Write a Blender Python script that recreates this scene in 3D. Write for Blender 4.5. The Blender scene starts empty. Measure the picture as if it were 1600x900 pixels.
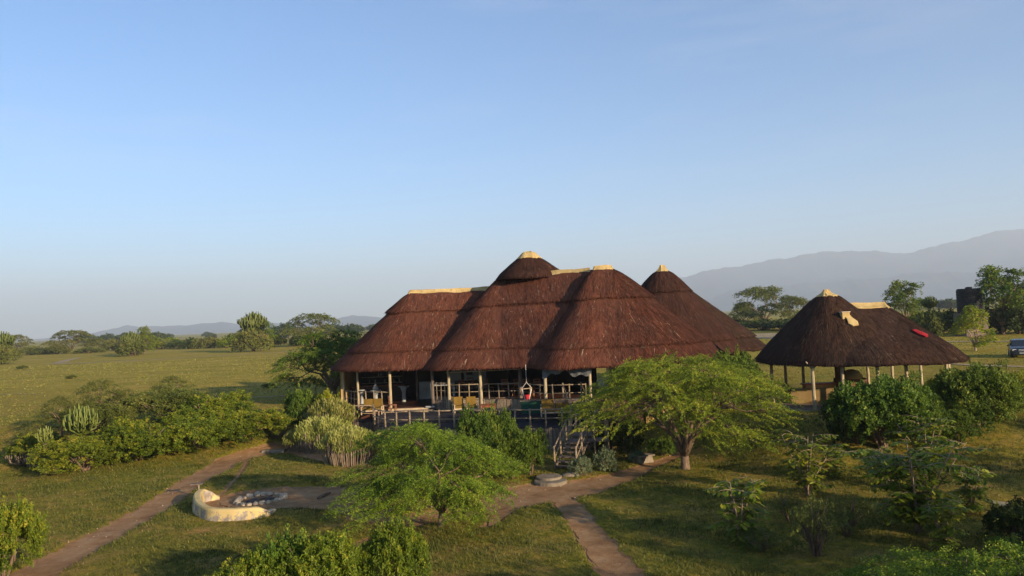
import bpy, bmesh, math, random
import numpy as np
from mathutils import Vector, Matrix

R = math.radians
sc = bpy.context.scene
COL = sc.collection

# ------------------------------------------------------------------ camera
FPX = 1245.0                      # focal length in pixels of a 1600 wide frame
PITCH, ROLL = R(2.25), R(2.46)
CAMZ = 5.2
f_ = np.array([0, math.cos(PITCH), math.sin(PITCH)])
r0 = np.array([1.0, 0, 0]); u0 = np.array([0, -math.sin(PITCH), math.cos(PITCH)])
r_ = r0 * math.cos(ROLL) - u0 * math.sin(ROLL)
u_ = u0 * math.cos(ROLL) + r0 * math.sin(ROLL)
cam_d = bpy.data.cameras.new('camera'); cam = bpy.data.objects.new('camera', cam_d); COL.objects.link(cam)
cam_d.sensor_width = 36; cam_d.lens = 36 * FPX / 1600; cam_d.clip_start = 0.1; cam_d.clip_end = 60000
M = Matrix(((r_[0], u_[0], -f_[0], 0), (r_[1], u_[1], -f_[1], 0), (r_[2], u_[2], -f_[2], CAMZ), (0, 0, 0, 1)))
cam.matrix_world = M
sc.camera = cam

# ------------------------------------------------------------------ light
SUN_EL, SUN_AZ = 13.0, 135.0      # azimuth clockwise from +Y: the sun stands behind the camera, to the right
w = bpy.data.worlds.new('World'); sc.world = w; w.use_nodes = True
nt = w.node_tree; nt.nodes.clear()
wo = nt.nodes.new('ShaderNodeOutputWorld'); bg = nt.nodes.new('ShaderNodeBackground'); sky = nt.nodes.new('ShaderNodeTexSky')
sky.sky_type = 'NISHITA'; sky.sun_disc = False
sky.sun_elevation = R(SUN_EL); sky.sun_rotation = R(SUN_AZ)
sky.air_density = 1.0; sky.dust_density = 0.3; sky.ozone_density = 4.0; sky.altitude = 900
bg.inputs['Strength'].default_value = 0.088
hsv = nt.nodes.new('ShaderNodeHueSaturation'); hsv.inputs['Saturation'].default_value = 1.08
nt.links.new(sky.outputs[0], hsv.inputs['Color']); 
tcw = nt.nodes.new('ShaderNodeTexCoord'); mpw = nt.nodes.new('ShaderNodeMapping'); mpw.inputs['Scale'].default_value = (1.6, 1.6, 14); mpw.inputs['Rotation'].default_value = (R(4), R(3), 0)
nzw = nt.nodes.new('ShaderNodeTexNoise'); nzw.inputs['Scale'].default_value = 1.5; nzw.inputs['Detail'].default_value = 7; nzw.inputs['Roughness'].default_value = .62
rw = nt.nodes.new('ShaderNodeValToRGB'); rw.color_ramp.elements[0].position = .52; rw.color_ramp.elements[1].position = .80; rw.color_ramp.elements[1].color = (.17, .17, .17, 1)
mxw = nt.nodes.new('ShaderNodeMix'); mxw.data_type = 'RGBA'; mxw.inputs[7].default_value = (3.9, 4.0, 4.3, 1)
nt.links.new(tcw.outputs['Generated'], mpw.inputs[0]); nt.links.new(mpw.outputs[0], nzw.inputs['Vector']); nt.links.new(nzw.outputs[0], rw.inputs[0])
nt.links.new(rw.outputs[0], mxw.inputs[0]); nt.links.new(hsv.outputs[0], mxw.inputs[6]); nt.links.new(mxw.outputs[2], bg.inputs[0]); nt.links.new(bg.outputs[0], wo.inputs[0])
sd = bpy.data.lights.new('sun', 'SUN'); sun = bpy.data.objects.new('sun', sd); COL.objects.link(sun)
sd.energy = 5.0; sd.angle = R(0.55); sd.color = (1.0, 0.80, 0.56)
to_sun = Vector((math.sin(R(SUN_AZ)) * math.cos(R(SUN_EL)), math.cos(R(SUN_AZ)) * math.cos(R(SUN_EL)), math.sin(R(SUN_EL))))
sun.rotation_euler = to_sun.to_track_quat('Z', 'Y').to_euler()
sun.location = to_sun * 100
vs = sc.view_settings
vs.view_transform = 'Standard'; vs.look = 'None'; vs.gamma = 1; vs.exposure = 1.36
try: vs.use_curve_mapping = False
except Exception: pass

# ------------------------------------------------------------------ small maths
def ss(t):
    t = np.clip(t, 0, 1); return t * t * (3 - 2 * t)
def wob(x, y, s=1.0, seed=0.0):
    """cheap smooth noise, about -1..1"""
    x = x * s + seed * 3.1; y = y * s - seed * 1.7
    return (np.sin(x * 1.0 + 1.3 * np.sin(y * .7 + seed)) + np.sin(y * 1.27 + 1.1 * np.sin(x * .83 + 2 + seed))
            + .6 * np.sin(x * 2.3 + y * 1.9 + seed) + .5 * np.sin(y * 3.1 - x * 2.7 + 1 + seed)) / 3.1
def ray(px, py):
    return f_ + (px - 800) / FPX * r_ + (450 - py) / FPX * u_
def at(px, py, Y):
    """world point seen at a pixel of the photograph, Y metres ahead"""
    d = ray(px, py); k = Y / d[1]
    return np.array([d[0] * k, Y, CAMZ + d[2] * k])

def base_h(x, y):
    x = np.asarray(x, float); y = np.asarray(y, float)
    start = 44 - 14 * ss((x - 4) / 9) - 3 * ss((-x - 12) / 8)
    h = -1.7 + 1.65 * ss((y - start) / 10)
    near = ss((140 - y) / 80)
    h = h + 0.05 * wob(x, y, .55) * near + 0.10 * wob(x, y, .17, 3) * near
    far = ss((y - 150) / 400)
    return h + far * (0.5 * wob(x, y, .013, 5) - 0.4)
# dirt paths: polylines of (px, py) in the photo's ground, turned into ground points, with half widths in metres
def ground_at(px, py, hf=base_h):
    d = ray(px, py); k = 6.0 / max(1e-4, -d[2])
    for _ in range(40):
        x, y = d[0] * k, d[1] * k
        z = float(hf(x, y)); k = k * .5 + .5 * (CAMZ - z) / max(1e-4, -d[2])
    return np.array([d[0] * k, d[1] * k])
PATHS = {
 'footpath': ([(20, 925), (60, 890), (150, 842), (235, 795), (300, 752), (360, 717), (425, 698)], [.75, .75, .72, .7, .72, .8, .75], 'worn dirt path'),
 'forecourt': ([(1062, 708), (1010, 728), (955, 748), (900, 762), (850, 768), (800, 778), (745, 792), (690, 805), (620, 812), (560, 806)], [.35, .5, .95, 1.35, 1.7, 1.6, 1.2, .8, .6, .55], ''),
 'garden_path': ([(872, 772), (900, 800), (935, 850), (975, 900), (1010, 945)], [.5, .5, .55, .6, .6], ''),
 'fire_clearing': ([(345, 785), (400, 778), (460, 775), (530, 782), (575, 796)], [1.1, 1.9, 2.2, 1.5, .9], ''),
 'border_path': ([(415, 700), (470, 703), (520, 716), (570, 730), (600, 742)], [.6, .7, .75, .6, .3], ''),
 'trail': ([(535, 858), (575, 843), (625, 825), (690, 806)], [.2, .28, .32, .25], ''),
 'side_trail': ([(345, 775), (370, 745), (385, 720), (398, 705)], [.12, .14, .14, .12], ''),
 'gully': ([(765, 820), (778, 805), (800, 790)], [.25, .35, .4], ''),
}
PW = {}
for k_, (pts, ws, _) in PATHS.items():
    PW[k_] = ([ground_at(*p) for p in pts], ws)
def seg_mask(x, y, pts, ws, soft):
    m = np.zeros_like(x)
    for (a, b), (wa, wb) in zip(zip(pts[:-1], pts[1:]), zip(ws[:-1], ws[1:])):
        ab = b - a; L2 = float(ab @ ab)
        t = np.clip(((x - a[0]) * ab[0] + (y - a[1]) * ab[1]) / L2, 0, 1)
        d = np.hypot(x - a[0] - t * ab[0], y - a[1] - t * ab[1])
        m = np.maximum(m, ss((wa + (wb - wa) * t - d) / soft + .5))
    return m
def dirt_mask(x, y, soft=.25, ragged=0.0):
    x = np.asarray(x, float); y = np.asarray(y, float)
    m = np.zeros_like(x)
    for pts, ws in PW.values():
        if ragged:
            j = ragged * wob(x, y, 3.3, 2) + ragged * .6 * wob(x, y, 8.1, 4)
            m = np.maximum(m, seg_mask(x + j, y + j, pts, ws, soft))
        else:
            m = np.maximum(m, seg_mask(x, y, pts, ws, soft))
    return m
def H(x, y):
    x = np.asarray(x, float); y = np.asarray(y, float)
    return base_h(x, y) - 0.085 * dirt_mask(x, y, .22)
def G(px, py):
    p = ground_at(px, py); return np.array([p[0], p[1], float(H(p[0], p[1]))])

# ------------------------------------------------------------------ object helpers
def tag(o, label=None, cat=None, group=None, kind=None):
    if label: o['label'] = label
    if cat: o['category'] = cat
    if group: o['group'] = group
    if kind: o['kind'] = kind
    return o
def empty(name, loc=(0, 0, 0), rz=0.0):
    o = bpy.data.objects.new(name, None); COL.objects.link(o)
    o.location = loc; o.rotation_euler = (0, 0, rz); o.empty_display_size = .2
    return o
def link(name, me, parent=None, loc=None):
    o = bpy.data.objects.new(name, me); COL.objects.link(o)
    if parent is not None: o.parent = parent
    if loc is not None: o.location = loc
    return o
def kids(o): return [c for c in bpy.data.objects if c.parent == o]
def copy_tree(o, parent=None):
    c = o.copy(); COL.objects.link(c)
    if parent is not None: c.parent = parent
    for ch in kids(o): copy_tree(ch, c)
    return c
def np_mesh(name, V, F, mat, tint=None, uv=None, smooth=False):
    """F: (n,k) int array"""
    me = bpy.data.meshes.new(name)
    V = np.ascontiguousarray(V, dtype=np.float32); F = np.ascontiguousarray(F, dtype=np.int32)
    n, k = F.shape
    me.vertices.add(len(V)); me.vertices.foreach_set('co', V.ravel())
    me.loops.add(n * k); me.loops.foreach_set('vertex_index', F.ravel())
    me.polygons.add(n); me.polygons.foreach_set('loop_start', np.arange(0, n * k, k, dtype=np.int32))
    if smooth: me.polygons.foreach_set('use_smooth', np.ones(n, dtype=bool))
    if tint is not None:
        a = me.attributes.new('tint', 'FLOAT', 'POINT'); a.data.foreach_set('value', np.ascontiguousarray(tint, dtype=np.float32))
    if uv is not None:
        l = me.uv_layers.new(name='UVMap'); l.data.foreach_set('uv', np.ascontiguousarray(uv[F.ravel()], dtype=np.float32).ravel())
    me.update(calc_edges=True)
    me.materials.append(mat)
    return me
class MB:
    def __init__(s): s.v = []; s.f = []
    def poly(s, pts, faces):
        b = len(s.v); s.v += [tuple(map(float, p)) for p in pts]; s.f += [tuple(b + i for i in fc) for fc in faces]; return s
    def box(s, c, d, rz=0.0, tilt=None, taper=1.0):
        m = Matrix.Rotation(rz, 3, 'Z')
        if tilt is not None: m = m @ Matrix.Rotation(tilt[1], 3, tilt[0])
        P = []
        for z in (-.5, .5):
            k = taper if z > 0 else 1
            for x, y in ((-.5, -.5), (.5, -.5), (.5, .5), (-.5, .5)):
                P.append(Vector(c) + m @ Vector((x * d[0] * k, y * d[1] * k, z * d[2])))
        s.poly(P, [(3, 2, 1, 0), (4, 5, 6, 7), (0, 1, 5, 4), (1, 2, 6, 5), (2, 3, 7, 6), (3, 0, 4, 7)]); return s
    def tube(s, pts, rad, n=6, cap=True):
        pts = [Vector(p) for p in pts]
        if not hasattr(rad, '__len__'): rad = [rad] * len(pts)
        b = len(s.v); up = Vector((0.12, 0.07, 1)).normalized()
        for i, p in enumerate(pts):
            t = (pts[min(i + 1, len(pts) - 1)] - pts[max(i - 1, 0)])
            if t.length < 1e-6: t = Vector((0, 0, 1))
            t.normalize()
            a = t.cross(up)
            if a.length < .2: a = t.cross(Vector((1, .2, 0)))
            a.normalize(); c = t.cross(a)
            for j in range(n):
                q = 2 * math.pi * j / n
                s.v.append(tuple(p + (a * math.cos(q) + c * math.sin(q)) * rad[i]))
        for i in range(len(pts) - 1):
            for j in range(n):
                k = (j + 1) % n
                s.f.append((b + i * n + j, b + i * n + k, b + (i + 1) * n + k, b + (i + 1) * n + j))
        if cap:
            s.f.append(tuple(b + j for j in range(n))[::-1]); e = b + (len(pts) - 1) * n
            s.f.append(tuple(e + j for j in range(n)))
        return s
    def lathe(s, c, prof, n=20):
        b = len(s.v)
        for r, z in prof:
            for j in range(n):
                q = 2 * math.pi * j / n
                s.v.append((c[0] + r * math.cos(q), c[1] + r * math.sin(q), c[2] + z))
        for i in range(len(prof) - 1):
            for j in range(n):
                k = (j + 1) % n
                s.f.append((b + i * n + j, b + i * n + k, b + (i + 1) * n + k, b + (i + 1) * n + j))
        s.f.append(tuple(b + j for j in range(n))[::-1]); e = b + (len(prof) - 1) * n
        s.f.append(tuple(e + j for j in range(n))); return s
    def slab(s, outline, z0, z1):
        n = len(outline)
        s.poly([(x, y, z0) for x, y in outline] + [(x, y, z1) for x, y in outline],
               [tuple(range(n))[::-1], tuple(range(n, 2 * n))] + [(i, (i + 1) % n, n + (i + 1) % n, n + i) for i in range(n)]); return s
    def mesh(s, name, mat, smooth=False, bevel=0):
        me = bpy.data.meshes.new(name); me.from_pydata(s.v, [], s.f)
        if bevel:
            bm = bmesh.new(); bm.from_mesh(me)
            bmesh.ops.bevel(bm, geom=bm.edges[:], offset=bevel, segments=2, affect='EDGES', profile=.6)
            bm.to_mesh(me); bm.free()
        me.materials.append(mat); me.update()
        if smooth: me.polygons.foreach_set('use_smooth', [True] * len(me.polygons))
        return me
    def build(s, name, mat, parent=None, smooth=False, bevel=0):
        return link(name, s.mesh(name, mat, smooth, bevel), parent)

# ------------------------------------------------------------------ materials
def mat_new(name):
    m = bpy.data.materials.new(name); m.use_nodes = True; n = m.node_tree; n.nodes.clear()
    o = n.nodes.new('ShaderNodeOutputMaterial'); return m, n, o
def N(n, t, **kw):
    x = n.nodes.new(t)
    for k, v in kw.items():
        if k in x.inputs: x.inputs[k].default_value = v
        else: setattr(x, k, v)
    return x
def ramp(n, fac, stops):
    r = n.nodes.new('ShaderNodeValToRGB'); e = r.color_ramp.elements
    while len(e) < len(stops): e.new(.5)
    for x, (p, c) in zip(e, stops): x.position = p; x.color = (*c, 1) if len(c) == 3 else c
    n.links.new(fac, r.inputs[0]); return r.outputs[0]
def mixc(n, a, b, fac, mode='MIX'):
    m = n.nodes.new('ShaderNodeMix'); m.data_type = 'RGBA'; m.blend_type = mode
    for s, v in ((m.inputs[0], fac), (m.inputs[6], a), (m.inputs[7], b)):
        if hasattr(v, 'links'): n.links.new(v, s)
        else: s.default_value = v if not isinstance(v, tuple) else (*v, 1)
    return m.outputs[2]
def noise(n, vec, scale, detail=4, rough=.6):
    x = N(n, 'ShaderNodeTexNoise', Scale=scale, Detail=detail, Roughness=rough)
    if vec is not None: n.links.new(vec, x.inputs['Vector'])
    return x.outputs[0]
def coords(n, kind='Object', scale=(1, 1, 1)):
    t = N(n, 'ShaderNodeTexCoord'); m = N(n, 'ShaderNodeMapping'); m.inputs['Scale'].default_value = scale
    n.links.new(t.outputs[kind], m.inputs[0]); return m.outputs[0]
def geo_pos(n, scale=(1, 1, 1)):
    t = N(n, 'ShaderNodeNewGeometry'); m = N(n, 'ShaderNodeMapping'); m.inputs['Scale'].default_value = scale
    n.links.new(t.outputs['Position'], m.inputs[0]); return m.outputs[0]
def finish(n, o, color, rough=.9, bump=None, bstr=.4, bdist=.02, spec=.2):
    p = N(n, 'ShaderNodeBsdfPrincipled'); p.inputs['Roughness'].default_value = rough
    p.inputs['Specular IOR Level'].default_value = spec
    if hasattr(color, 'links'): n.links.new(color, p.inputs['Base Color'])
    else: p.inputs['Base Color'].default_value = (*color, 1)
    if bump is not None:
        b = N(n, 'ShaderNodeBump', Strength=bstr, Distance=bdist); n.links.new(bump, b.inputs['Height']); n.links.new(b.outputs[0], p.inputs['Normal'])
    n.links.new(p.outputs[0], o.inputs[0]); return p
def plain(name, a, b, scale=3.0, rough=.85, stretch=(1, 1, 1), bstr=.3, bdist=.01, spec=.2, lo=.35, hi=.65):
    m, n, o = mat_new(name); v = coords(n, 'Object', stretch)
    f = noise(n, v, scale, 5, .65); c = ramp(n, f, [(lo, a), (hi, b)])
    finish(n, o, c, rough, noise(n, v, scale * 4, 4), bstr, bdist, spec); return m

def foliage(name, dark, light, warm=None, trans=.35):
    m, n, o = mat_new(name)
    a = N(n, 'ShaderNodeAttribute', attribute_name='tint')
    st = [(0.0, dark), (.75, light)] + ([(1.0, warm)] if warm else [])
    c = ramp(n, a.outputs['Fac'], st)
    oi = N(n, 'ShaderNodeObjectInfo')
    hs = N(n, 'ShaderNodeHueSaturation'); mm = N(n, 'ShaderNodeMapRange'); mm.inputs['To Min'].default_value = .485; mm.inputs['To Max'].default_value = .51
    n.links.new(oi.outputs['Random'], mm.inputs[0]); n.links.new(mm.outputs[0], hs.inputs['Hue']); n.links.new(c, hs.inputs['Color']); c = hs.outputs[0]
    d = N(n, 'ShaderNodeBsdfPrincipled'); d.inputs['Roughness'].default_value = .55; d.inputs['Specular IOR Level'].default_value = .25
    t = N(n, 'ShaderNodeBsdfTranslucent'); n.links.new(c, d.inputs['Base Color'])
    c2 = mixc(n, c, (1.0, .95, .45), .35, 'MULTIPLY'); n.links.new(c2, t.inputs[0])
    x = N(n, 'ShaderNodeMixShader'); x.inputs[0].default_value = trans
    n.links.new(d.outputs[0], x.inputs[1]); n.links.new(t.outputs[0], x.inputs[2]); n.links.new(x.outputs[0], o.inputs[0]); return m

def thatch_mat(name, c0, c1, c2, fleck):
    m, n, o = mat_new(name)
    uv = coords(n, 'UV', (1, 1, 1))
    def mp(sx, sy):
        q = N(n, 'ShaderNodeMapping'); q.inputs['Scale'].default_value = (sx, sy, 1); n.links.new(uv, q.inputs[0]); return q.outputs[0]
    fine = noise(n, mp(24, 2.0), 1.0, 5, .7)
    mid = noise(n, mp(3.0, .8), 1.0, 4, .6)
    big = noise(n, mp(.35, .3), 1.0, 4, .6)
    c = ramp(n, fine, [(.3, c0), (.5, c1), (.72, c2)])
    c = mixc(n, c, (c0[0] * .55, c0[1] * .6, c0[2] * .65), ramp(n, mid, [(.48, (0, 0, 0)), (.75, (.75, .75, .75))]))
    c = mixc(n, c, (c1[0] * .75, c1[1] * .95, c1[2] * 1.1), ramp(n, big, [(.42, (0, 0, 0)), (.68, (.8, .8, .8))]))
    fl = noise(n, mp(7, 1.8), 1.3, 3, .6)
    fl2 = noise(n, mp(.5, .45), 1.0, 3, .6)
    msk = N(n, 'ShaderNodeMath', operation='MULTIPLY')
    n.links.new(ramp(n, fl, [(.61, (0, 0, 0)), (.68, (1, 1, 1))]), msk.inputs[0]); n.links.new(ramp(n, fl2, [(.45, (.1, .1, .1)), (.62, (1, 1, 1))]), msk.inputs[1])
    c = mixc(n, c, fleck, msk.outputs[0])
    a = N(n, 'ShaderNodeAttribute', attribute_name='tint')
    c = mixc(n, c, ramp(n, a.outputs['Fac'], [(0, (.25, .25, .25)), (.5, (1, 1, 1)), (1.0, (2.1, 1.9, 1.7))]), 1.0, 'MULTIPLY')
    finish(n, o, c, .95, fine, .45, .03, .1); return m

Mt = {}
Mt['thatch'] = thatch_mat('thatch_red', (.042, .015, .010), (.122, .042, .024), (.20, .078, .043), (.38, .27, .18))
Mt['thatch_dark'] = thatch_mat('thatch_brown', (.022, .010, .007), (.055, .023, .015), (.095, .045, .029), (.20, .135, .095))
Mt['thatch_black'] = thatch_mat('thatch_black', (.021, .010, .006), (.052, .026, .016), (.095, .052, .032), (.19, .13, .085))
def capmat():
    m, n, o = mat_new('stained_yellow_plaster'); v = coords(n, 'Object')
    c = ramp(n, noise(n, v, 1.7, 5, .65), [(.35, (.42, .29, .11)), (.65, (.58, .42, .18))])
    c = mixc(n, c, (.20, .15, .09), ramp(n, noise(n, coords(n, 'Object', (2.2, 2.2, .8)), 2.4, 6, .7), [(.55, (0, 0, 0)), (.72, (.75, .75, .75))]))
    finish(n, o, c, .95, noise(n, v, 7, 5), .6, .04); return m
Mt['cap'] = capmat()
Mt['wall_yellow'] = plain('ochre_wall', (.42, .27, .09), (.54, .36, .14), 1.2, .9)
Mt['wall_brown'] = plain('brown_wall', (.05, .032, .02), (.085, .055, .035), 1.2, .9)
Mt['wall_shaded'] = plain('shaded_ochre_wall', (.24, .155, .06), (.31, .21, .085), 1.2, .9)  # low pavilion walls: shade of roof and trees put into the ochre colour
Mt['white'] = plain('white_paint', (.30, .30, .28), (.42, .42, .40), 2, .7)
Mt['pole'] = plain('peeled_pole', (.27, .21, .12), (.50, .41, .26), 5, .85, (3, 3, .6), .6, .02)
Mt['old_wood'] = plain('weathered_wood', (.085, .06, .045), (.22, .17, .13), 6, .9, (3, 3, .5), .6, .02)
Mt['rail'] = plain('rail_wood', (.15, .11, .07), (.35, .27, .18), 6, .9, (2, 2, 2), .6, .02)
Mt['deck'] = plain('dark_stained_deck', (.018, .017, .022), (.04, .036, .040), 4, .7, (1, 8, 1))
Mt['floor'] = plain('red_oxide_floor', (.06, .024, .016), (.10, .042, .026), 2, .45)
Mt['chairwood'] = plain('brown_chair_wood', (.16, .065, .03), (.26, .11, .055), 6, .6)
Mt['darkwood'] = plain('dark_wood', (.03, .02, .014), (.06, .04, .026), 6, .6)
Mt['ochre'] = plain('ochre_cushion', (.14, .082, .014), (.20, .12, .022), 3, .95)
Mt['frame'] = plain('pale_frame_wood', (.40, .30, .18), (.52, .40, .26), 6, .7)
Mt['orange'] = plain('orange_table', (.42, .12, .05), (.52, .17, .07), 4, .6)
Mt['green'] = plain('green_paint', (.008, .05, .028), (.014, .075, .04), 3, .6)
Mt['canvas'] = plain('grey_canvas', (.10, .105, .11), (.20, .205, .21), 3, .6, bstr=.5, bdist=.03)
Mt['concrete'] = plain('concrete', (.16, .125, .085), (.26, .215, .155), 3, .95, bstr=.5, bdist=.02)
Mt['stone'] = plain('pale_stone', (.36, .28, .18), (.58, .48, .35), 4, .9, bstr=.6, bdist=.03)
Mt['brick'] = plain('red_brick', (.13, .06, .035), (.20, .095, .055), 4, .9)
Mt['ash'] = plain('charcoal_ash', (.03, .028, .026), (.10, .09, .08), 6, 1)
Mt['bark'] = plain('bark', (.10, .065, .042), (.24, .165, .11), 5, .95, (3, 3, .7), .8, .03)
Mt['bark_pale'] = plain('pale_bark', (.24, .17, .11), (.38, .29, .2), 5, .95, (3, 3, .7), .8, .03)
Mt['red'] = plain('red_cloth', (.30, .014, .02), (.40, .025, .03), 3, .9)
Mt['hammock'] = plain('white_rope', (.6, .55, .48), (.75, .7, .62), 5, .9)
Mt['tank'] = plain('black_plastic', (.005, .006, .009), (.010, .011, .015), 2, .6, bstr=.1)
Mt['metal'] = plain('galvanised', (.35, .35, .35), (.5, .5, .5), 3, .5)
Mt['carpaint'] = plain('dark_blue_paint', (.014, .018, .028), (.018, .024, .036), 1, .22, bstr=0, spec=.6)
Mt['rubber'] = plain('rubber', (.015, .015, .015), (.03, .03, .03), 3, .8)
Mt['chrome'] = plain('chrome', (.5, .5, .52), (.6, .6, .62), 1, .25, bstr=0, spec=.8)
Mt['lampglass'] = plain('lamp_glass', (.6, .6, .6), (.7, .7, .7), 1, .15, bstr=0, spec=.8)
Mt['euph'] = foliage('euphorbia', (.07, .10, .02), (.20, .24, .05), (.32, .32, .09), .12)
Mt['euph_dry'] = plain('dry_stalk', (.14, .10, .065), (.27, .21, .14), 6, .9)
def glassmat():
    m, n, o = mat_new('window_glass'); finish(n, o, (.02, .025, .03), .08, spec=.7); return m
Mt['glass'] = glassmat()
# the curved bench wall: ochre paint worn to grey plaster on its outside
def benchmat():
    m, n, o = mat_new('worn_yellow_plaster'); v = coords(n, 'Object')
    geo = N(n, 'ShaderNodeNewGeometry'); sx = N(n, 'ShaderNodeSeparateXYZ'); n.links.new(geo.outputs['Position'], sx.inputs[0])
    hh = N(n, 'ShaderNodeMapRange'); hh.inputs['From Min'].default_value = -1.35; hh.inputs['From Max'].default_value = -1.18; hh.inputs['To Min'].default_value = .16; hh.inputs['To Max'].default_value = -.4
    n.links.new(sx.outputs[2], hh.inputs[0])
    ad = N(n, 'ShaderNodeMath', operation='ADD'); n.links.new(noise(n, v, 2.6, 6, .7), ad.inputs[0]); n.links.new(hh.outputs[0], ad.inputs[1])
    pa = ramp(n, noise(n, v, 1.5, 4), [(.35, (.52, .37, .14)), (.65, (.64, .49, .22))])
    gr = ramp(n, noise(n, v, 6, 4), [(.35, (.24, .20, .16)), (.65, (.40, .34, .27))])
    c = mixc(n, pa, gr, ramp(n, ad.outputs[0], [(.63, (0, 0, 0)), (.69, (1, 1, 1))]))
    finish(n, o, c, .9, noise(n, v, 9, 5), .4, .02); return m
Mt['bench'] = benchmat()

def ground_mat():
    m, n, o = mat_new('savanna_grass')
    p = geo_pos(n)
    big = noise(n, p, .06, 4, .6); mid = noise(n, p, .55, 5, .65); fine = noise(n, p, 5.5, 5, .75); vf = noise(n, p, 22, 3, .7)
    g = ramp(n, fine, [(.28, (.080, .078, .016)), (.5, (.165, .148, .031)), (.74, (.26, .20, .058))])
    dry = ramp(n, vf, [(.3, (.16, .105, .050)), (.7, (.31, .22, .11))])
    g = mixc(n, g, dry, ramp(n, mid, [(.47, (0, 0, 0)), (.68, (.85, .85, .85))]))
    clump = noise(n, p, 2.1, 6, .75)
    g = mixc(n, g, ramp(n, clump, [(.36, (.52, .60, .50)), (.5, (1, 1, 1)), (.66, (1.35, 1.25, 1.05))]), .9, 'MULTIPLY')
    lush = ramp(n, vf, [(.3, (.065, .098, .016)), (.7, (.15, .185, .032))])
    g = mixc(n, g, lush, ramp(n, big, [(.48, (0, 0, 0)), (.66, (.55, .55, .55))]))
    far = N(n, 'ShaderNodeNewGeometry'); sx = N(n, 'ShaderNodeSeparateXYZ'); n.links.new(far.outputs['Position'], sx.inputs[0])
    mr = N(n, 'ShaderNodeMapRange'); mr.inputs['From Min'].default_value = 45; mr.inputs['From Max'].default_value = 90
    n.links.new(sx.outputs[1], mr.inputs[0])
    fg = ramp(n, noise(n, geo_pos(n, (.35, 1.4, 1)), .12, 6, .7), [(.32, (.15, .15, .030)), (.48, (.24, .22, .050)), (.60, (.30, .25, .075)), (.72, (.36, .27, .12))])
    fl_ = noise(n, geo_pos(n, (.5, 1.2, 1)), .9, 6, .75)
    fg = mixc(n, fg, ramp(n, fl_, [(.35, (.62, .68, .55)), (.5, (1, 1, 1)), (.68, (1.25, 1.15, 1.0))]), .9, 'MULTIPLY')
    fgm = mixc(n, fg, g, .25)
    g = mixc(n, g, fgm, mr.outputs[0])
    mr2 = N(n, 'ShaderNodeMapRange'); mr2.inputs['From Min'].default_value = 260; mr2.inputs['From Max'].default_value = 700
    n.links.new(sx.outputs[1], mr2.inputs[0])
    pl = ramp(n, noise(n, geo_pos(n, (.4, 1.0, 1)), .012, 6, .7), [(.40, (.09, .10, .03)), (.55, (.28, .27, .09)), (.7, (.36, .31, .14))])
    g = mixc(n, g, pl, mr2.outputs[0])
    nearf = N(n, 'ShaderNodeMapRange'); nearf.inputs['From Min'].default_value = 36; nearf.inputs['From Max'].default_value = 75; n.links.new(sx.outputs[1], nearf.inputs[0])
    g = mixc(n, g, mixc(n, (1.32, 1.18, .84), (1.48, 1.26, .86), nearf.outputs[0]), 1.0, 'MULTIPLY')
    patch_ = noise(n, p, .9, 7, .72)
    g = mixc(n, g, ramp(n, patch_, [(.34, (.50, .62, .52)), (.47, (.95, 1.0, .9)), (.60, (1.1, 1.0, .95)), (.72, (1.5, 1.2, 1.0))]), .85, 'MULTIPLY')
    a = N(n, 'ShaderNodeAttribute', attribute_name='tint')
    mm = N(n, 'ShaderNodeMath', operation='ADD'); n.links.new(a.outputs['Fac'], mm.inputs[0])
    q = N(n, 'ShaderNodeMapRange'); q.inputs['To Min'].default_value = -.28; q.inputs['To Max'].default_value = .28
    n.links.new(fine, q.inputs[0]); n.links.new(q.outputs[0], mm.inputs[1])
    dirt = ramp(n, noise(n, p, 2.2, 6, .7), [(.3, (.21, .112, .052)), (.55, (.32, .185, .086)), (.75, (.40, .26, .145))])
    c = mixc(n, g, dirt, ramp(n, mm.outputs[0], [(.42, (0, 0, 0)), (.56, (1, 1, 1))]))
    bm = mixc(n, fine, vf, .5)
    finish(n, o, c, .95, bm, .9, .06, .05); return m
Mt['ground'] = ground_mat()
def dirt_mat():
    m, n, o = mat_new('packed_dirt'); p = geo_pos(n)
    c = ramp(n, noise(n, p, 1.4, 6, .7), [(.3, (.21, .112, .052)), (.5, (.32, .18, .083)), (.72, (.40, .26, .142))])
    sp = ramp(n, noise(n, p, 30, 2), [(.70, (0, 0, 0)), (.76, (.8, .8, .8))])
    c = mixc(n, c, (.42, .36, .29), sp)
    finish(n, o, c, .97, mixc(n, noise(n, p, 4, 5), noise(n, p, 26, 4), .5), .8, .05, .05); return m
Mt['dirt'] = dirt_mat()
def track_mat():
    m, n, o = mat_new('sandy_track'); p = geo_pos(n)
    c = ramp(n, noise(n, p, .5, 6, .7), [(.3, (.26, .19, .10)), (.6, (.44, .34, .21))])
    finish(n, o, c, .97, noise(n, p, 4, 4), .5, .05, .05); return m
Mt['track'] = track_mat()
def hill_mat():
    m, n, o = mat_new('far_hills'); p = geo_pos(n, (.001, .001, .001))
    c = ramp(n, noise(n, p, 2.0, 6, .65), [(.35, (.018, .032, .030)), (.6, (.055, .080, .070))])
    finish(n, o, c, 1, spec=0); return m
Mt['hill'] = hill_mat()

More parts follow.
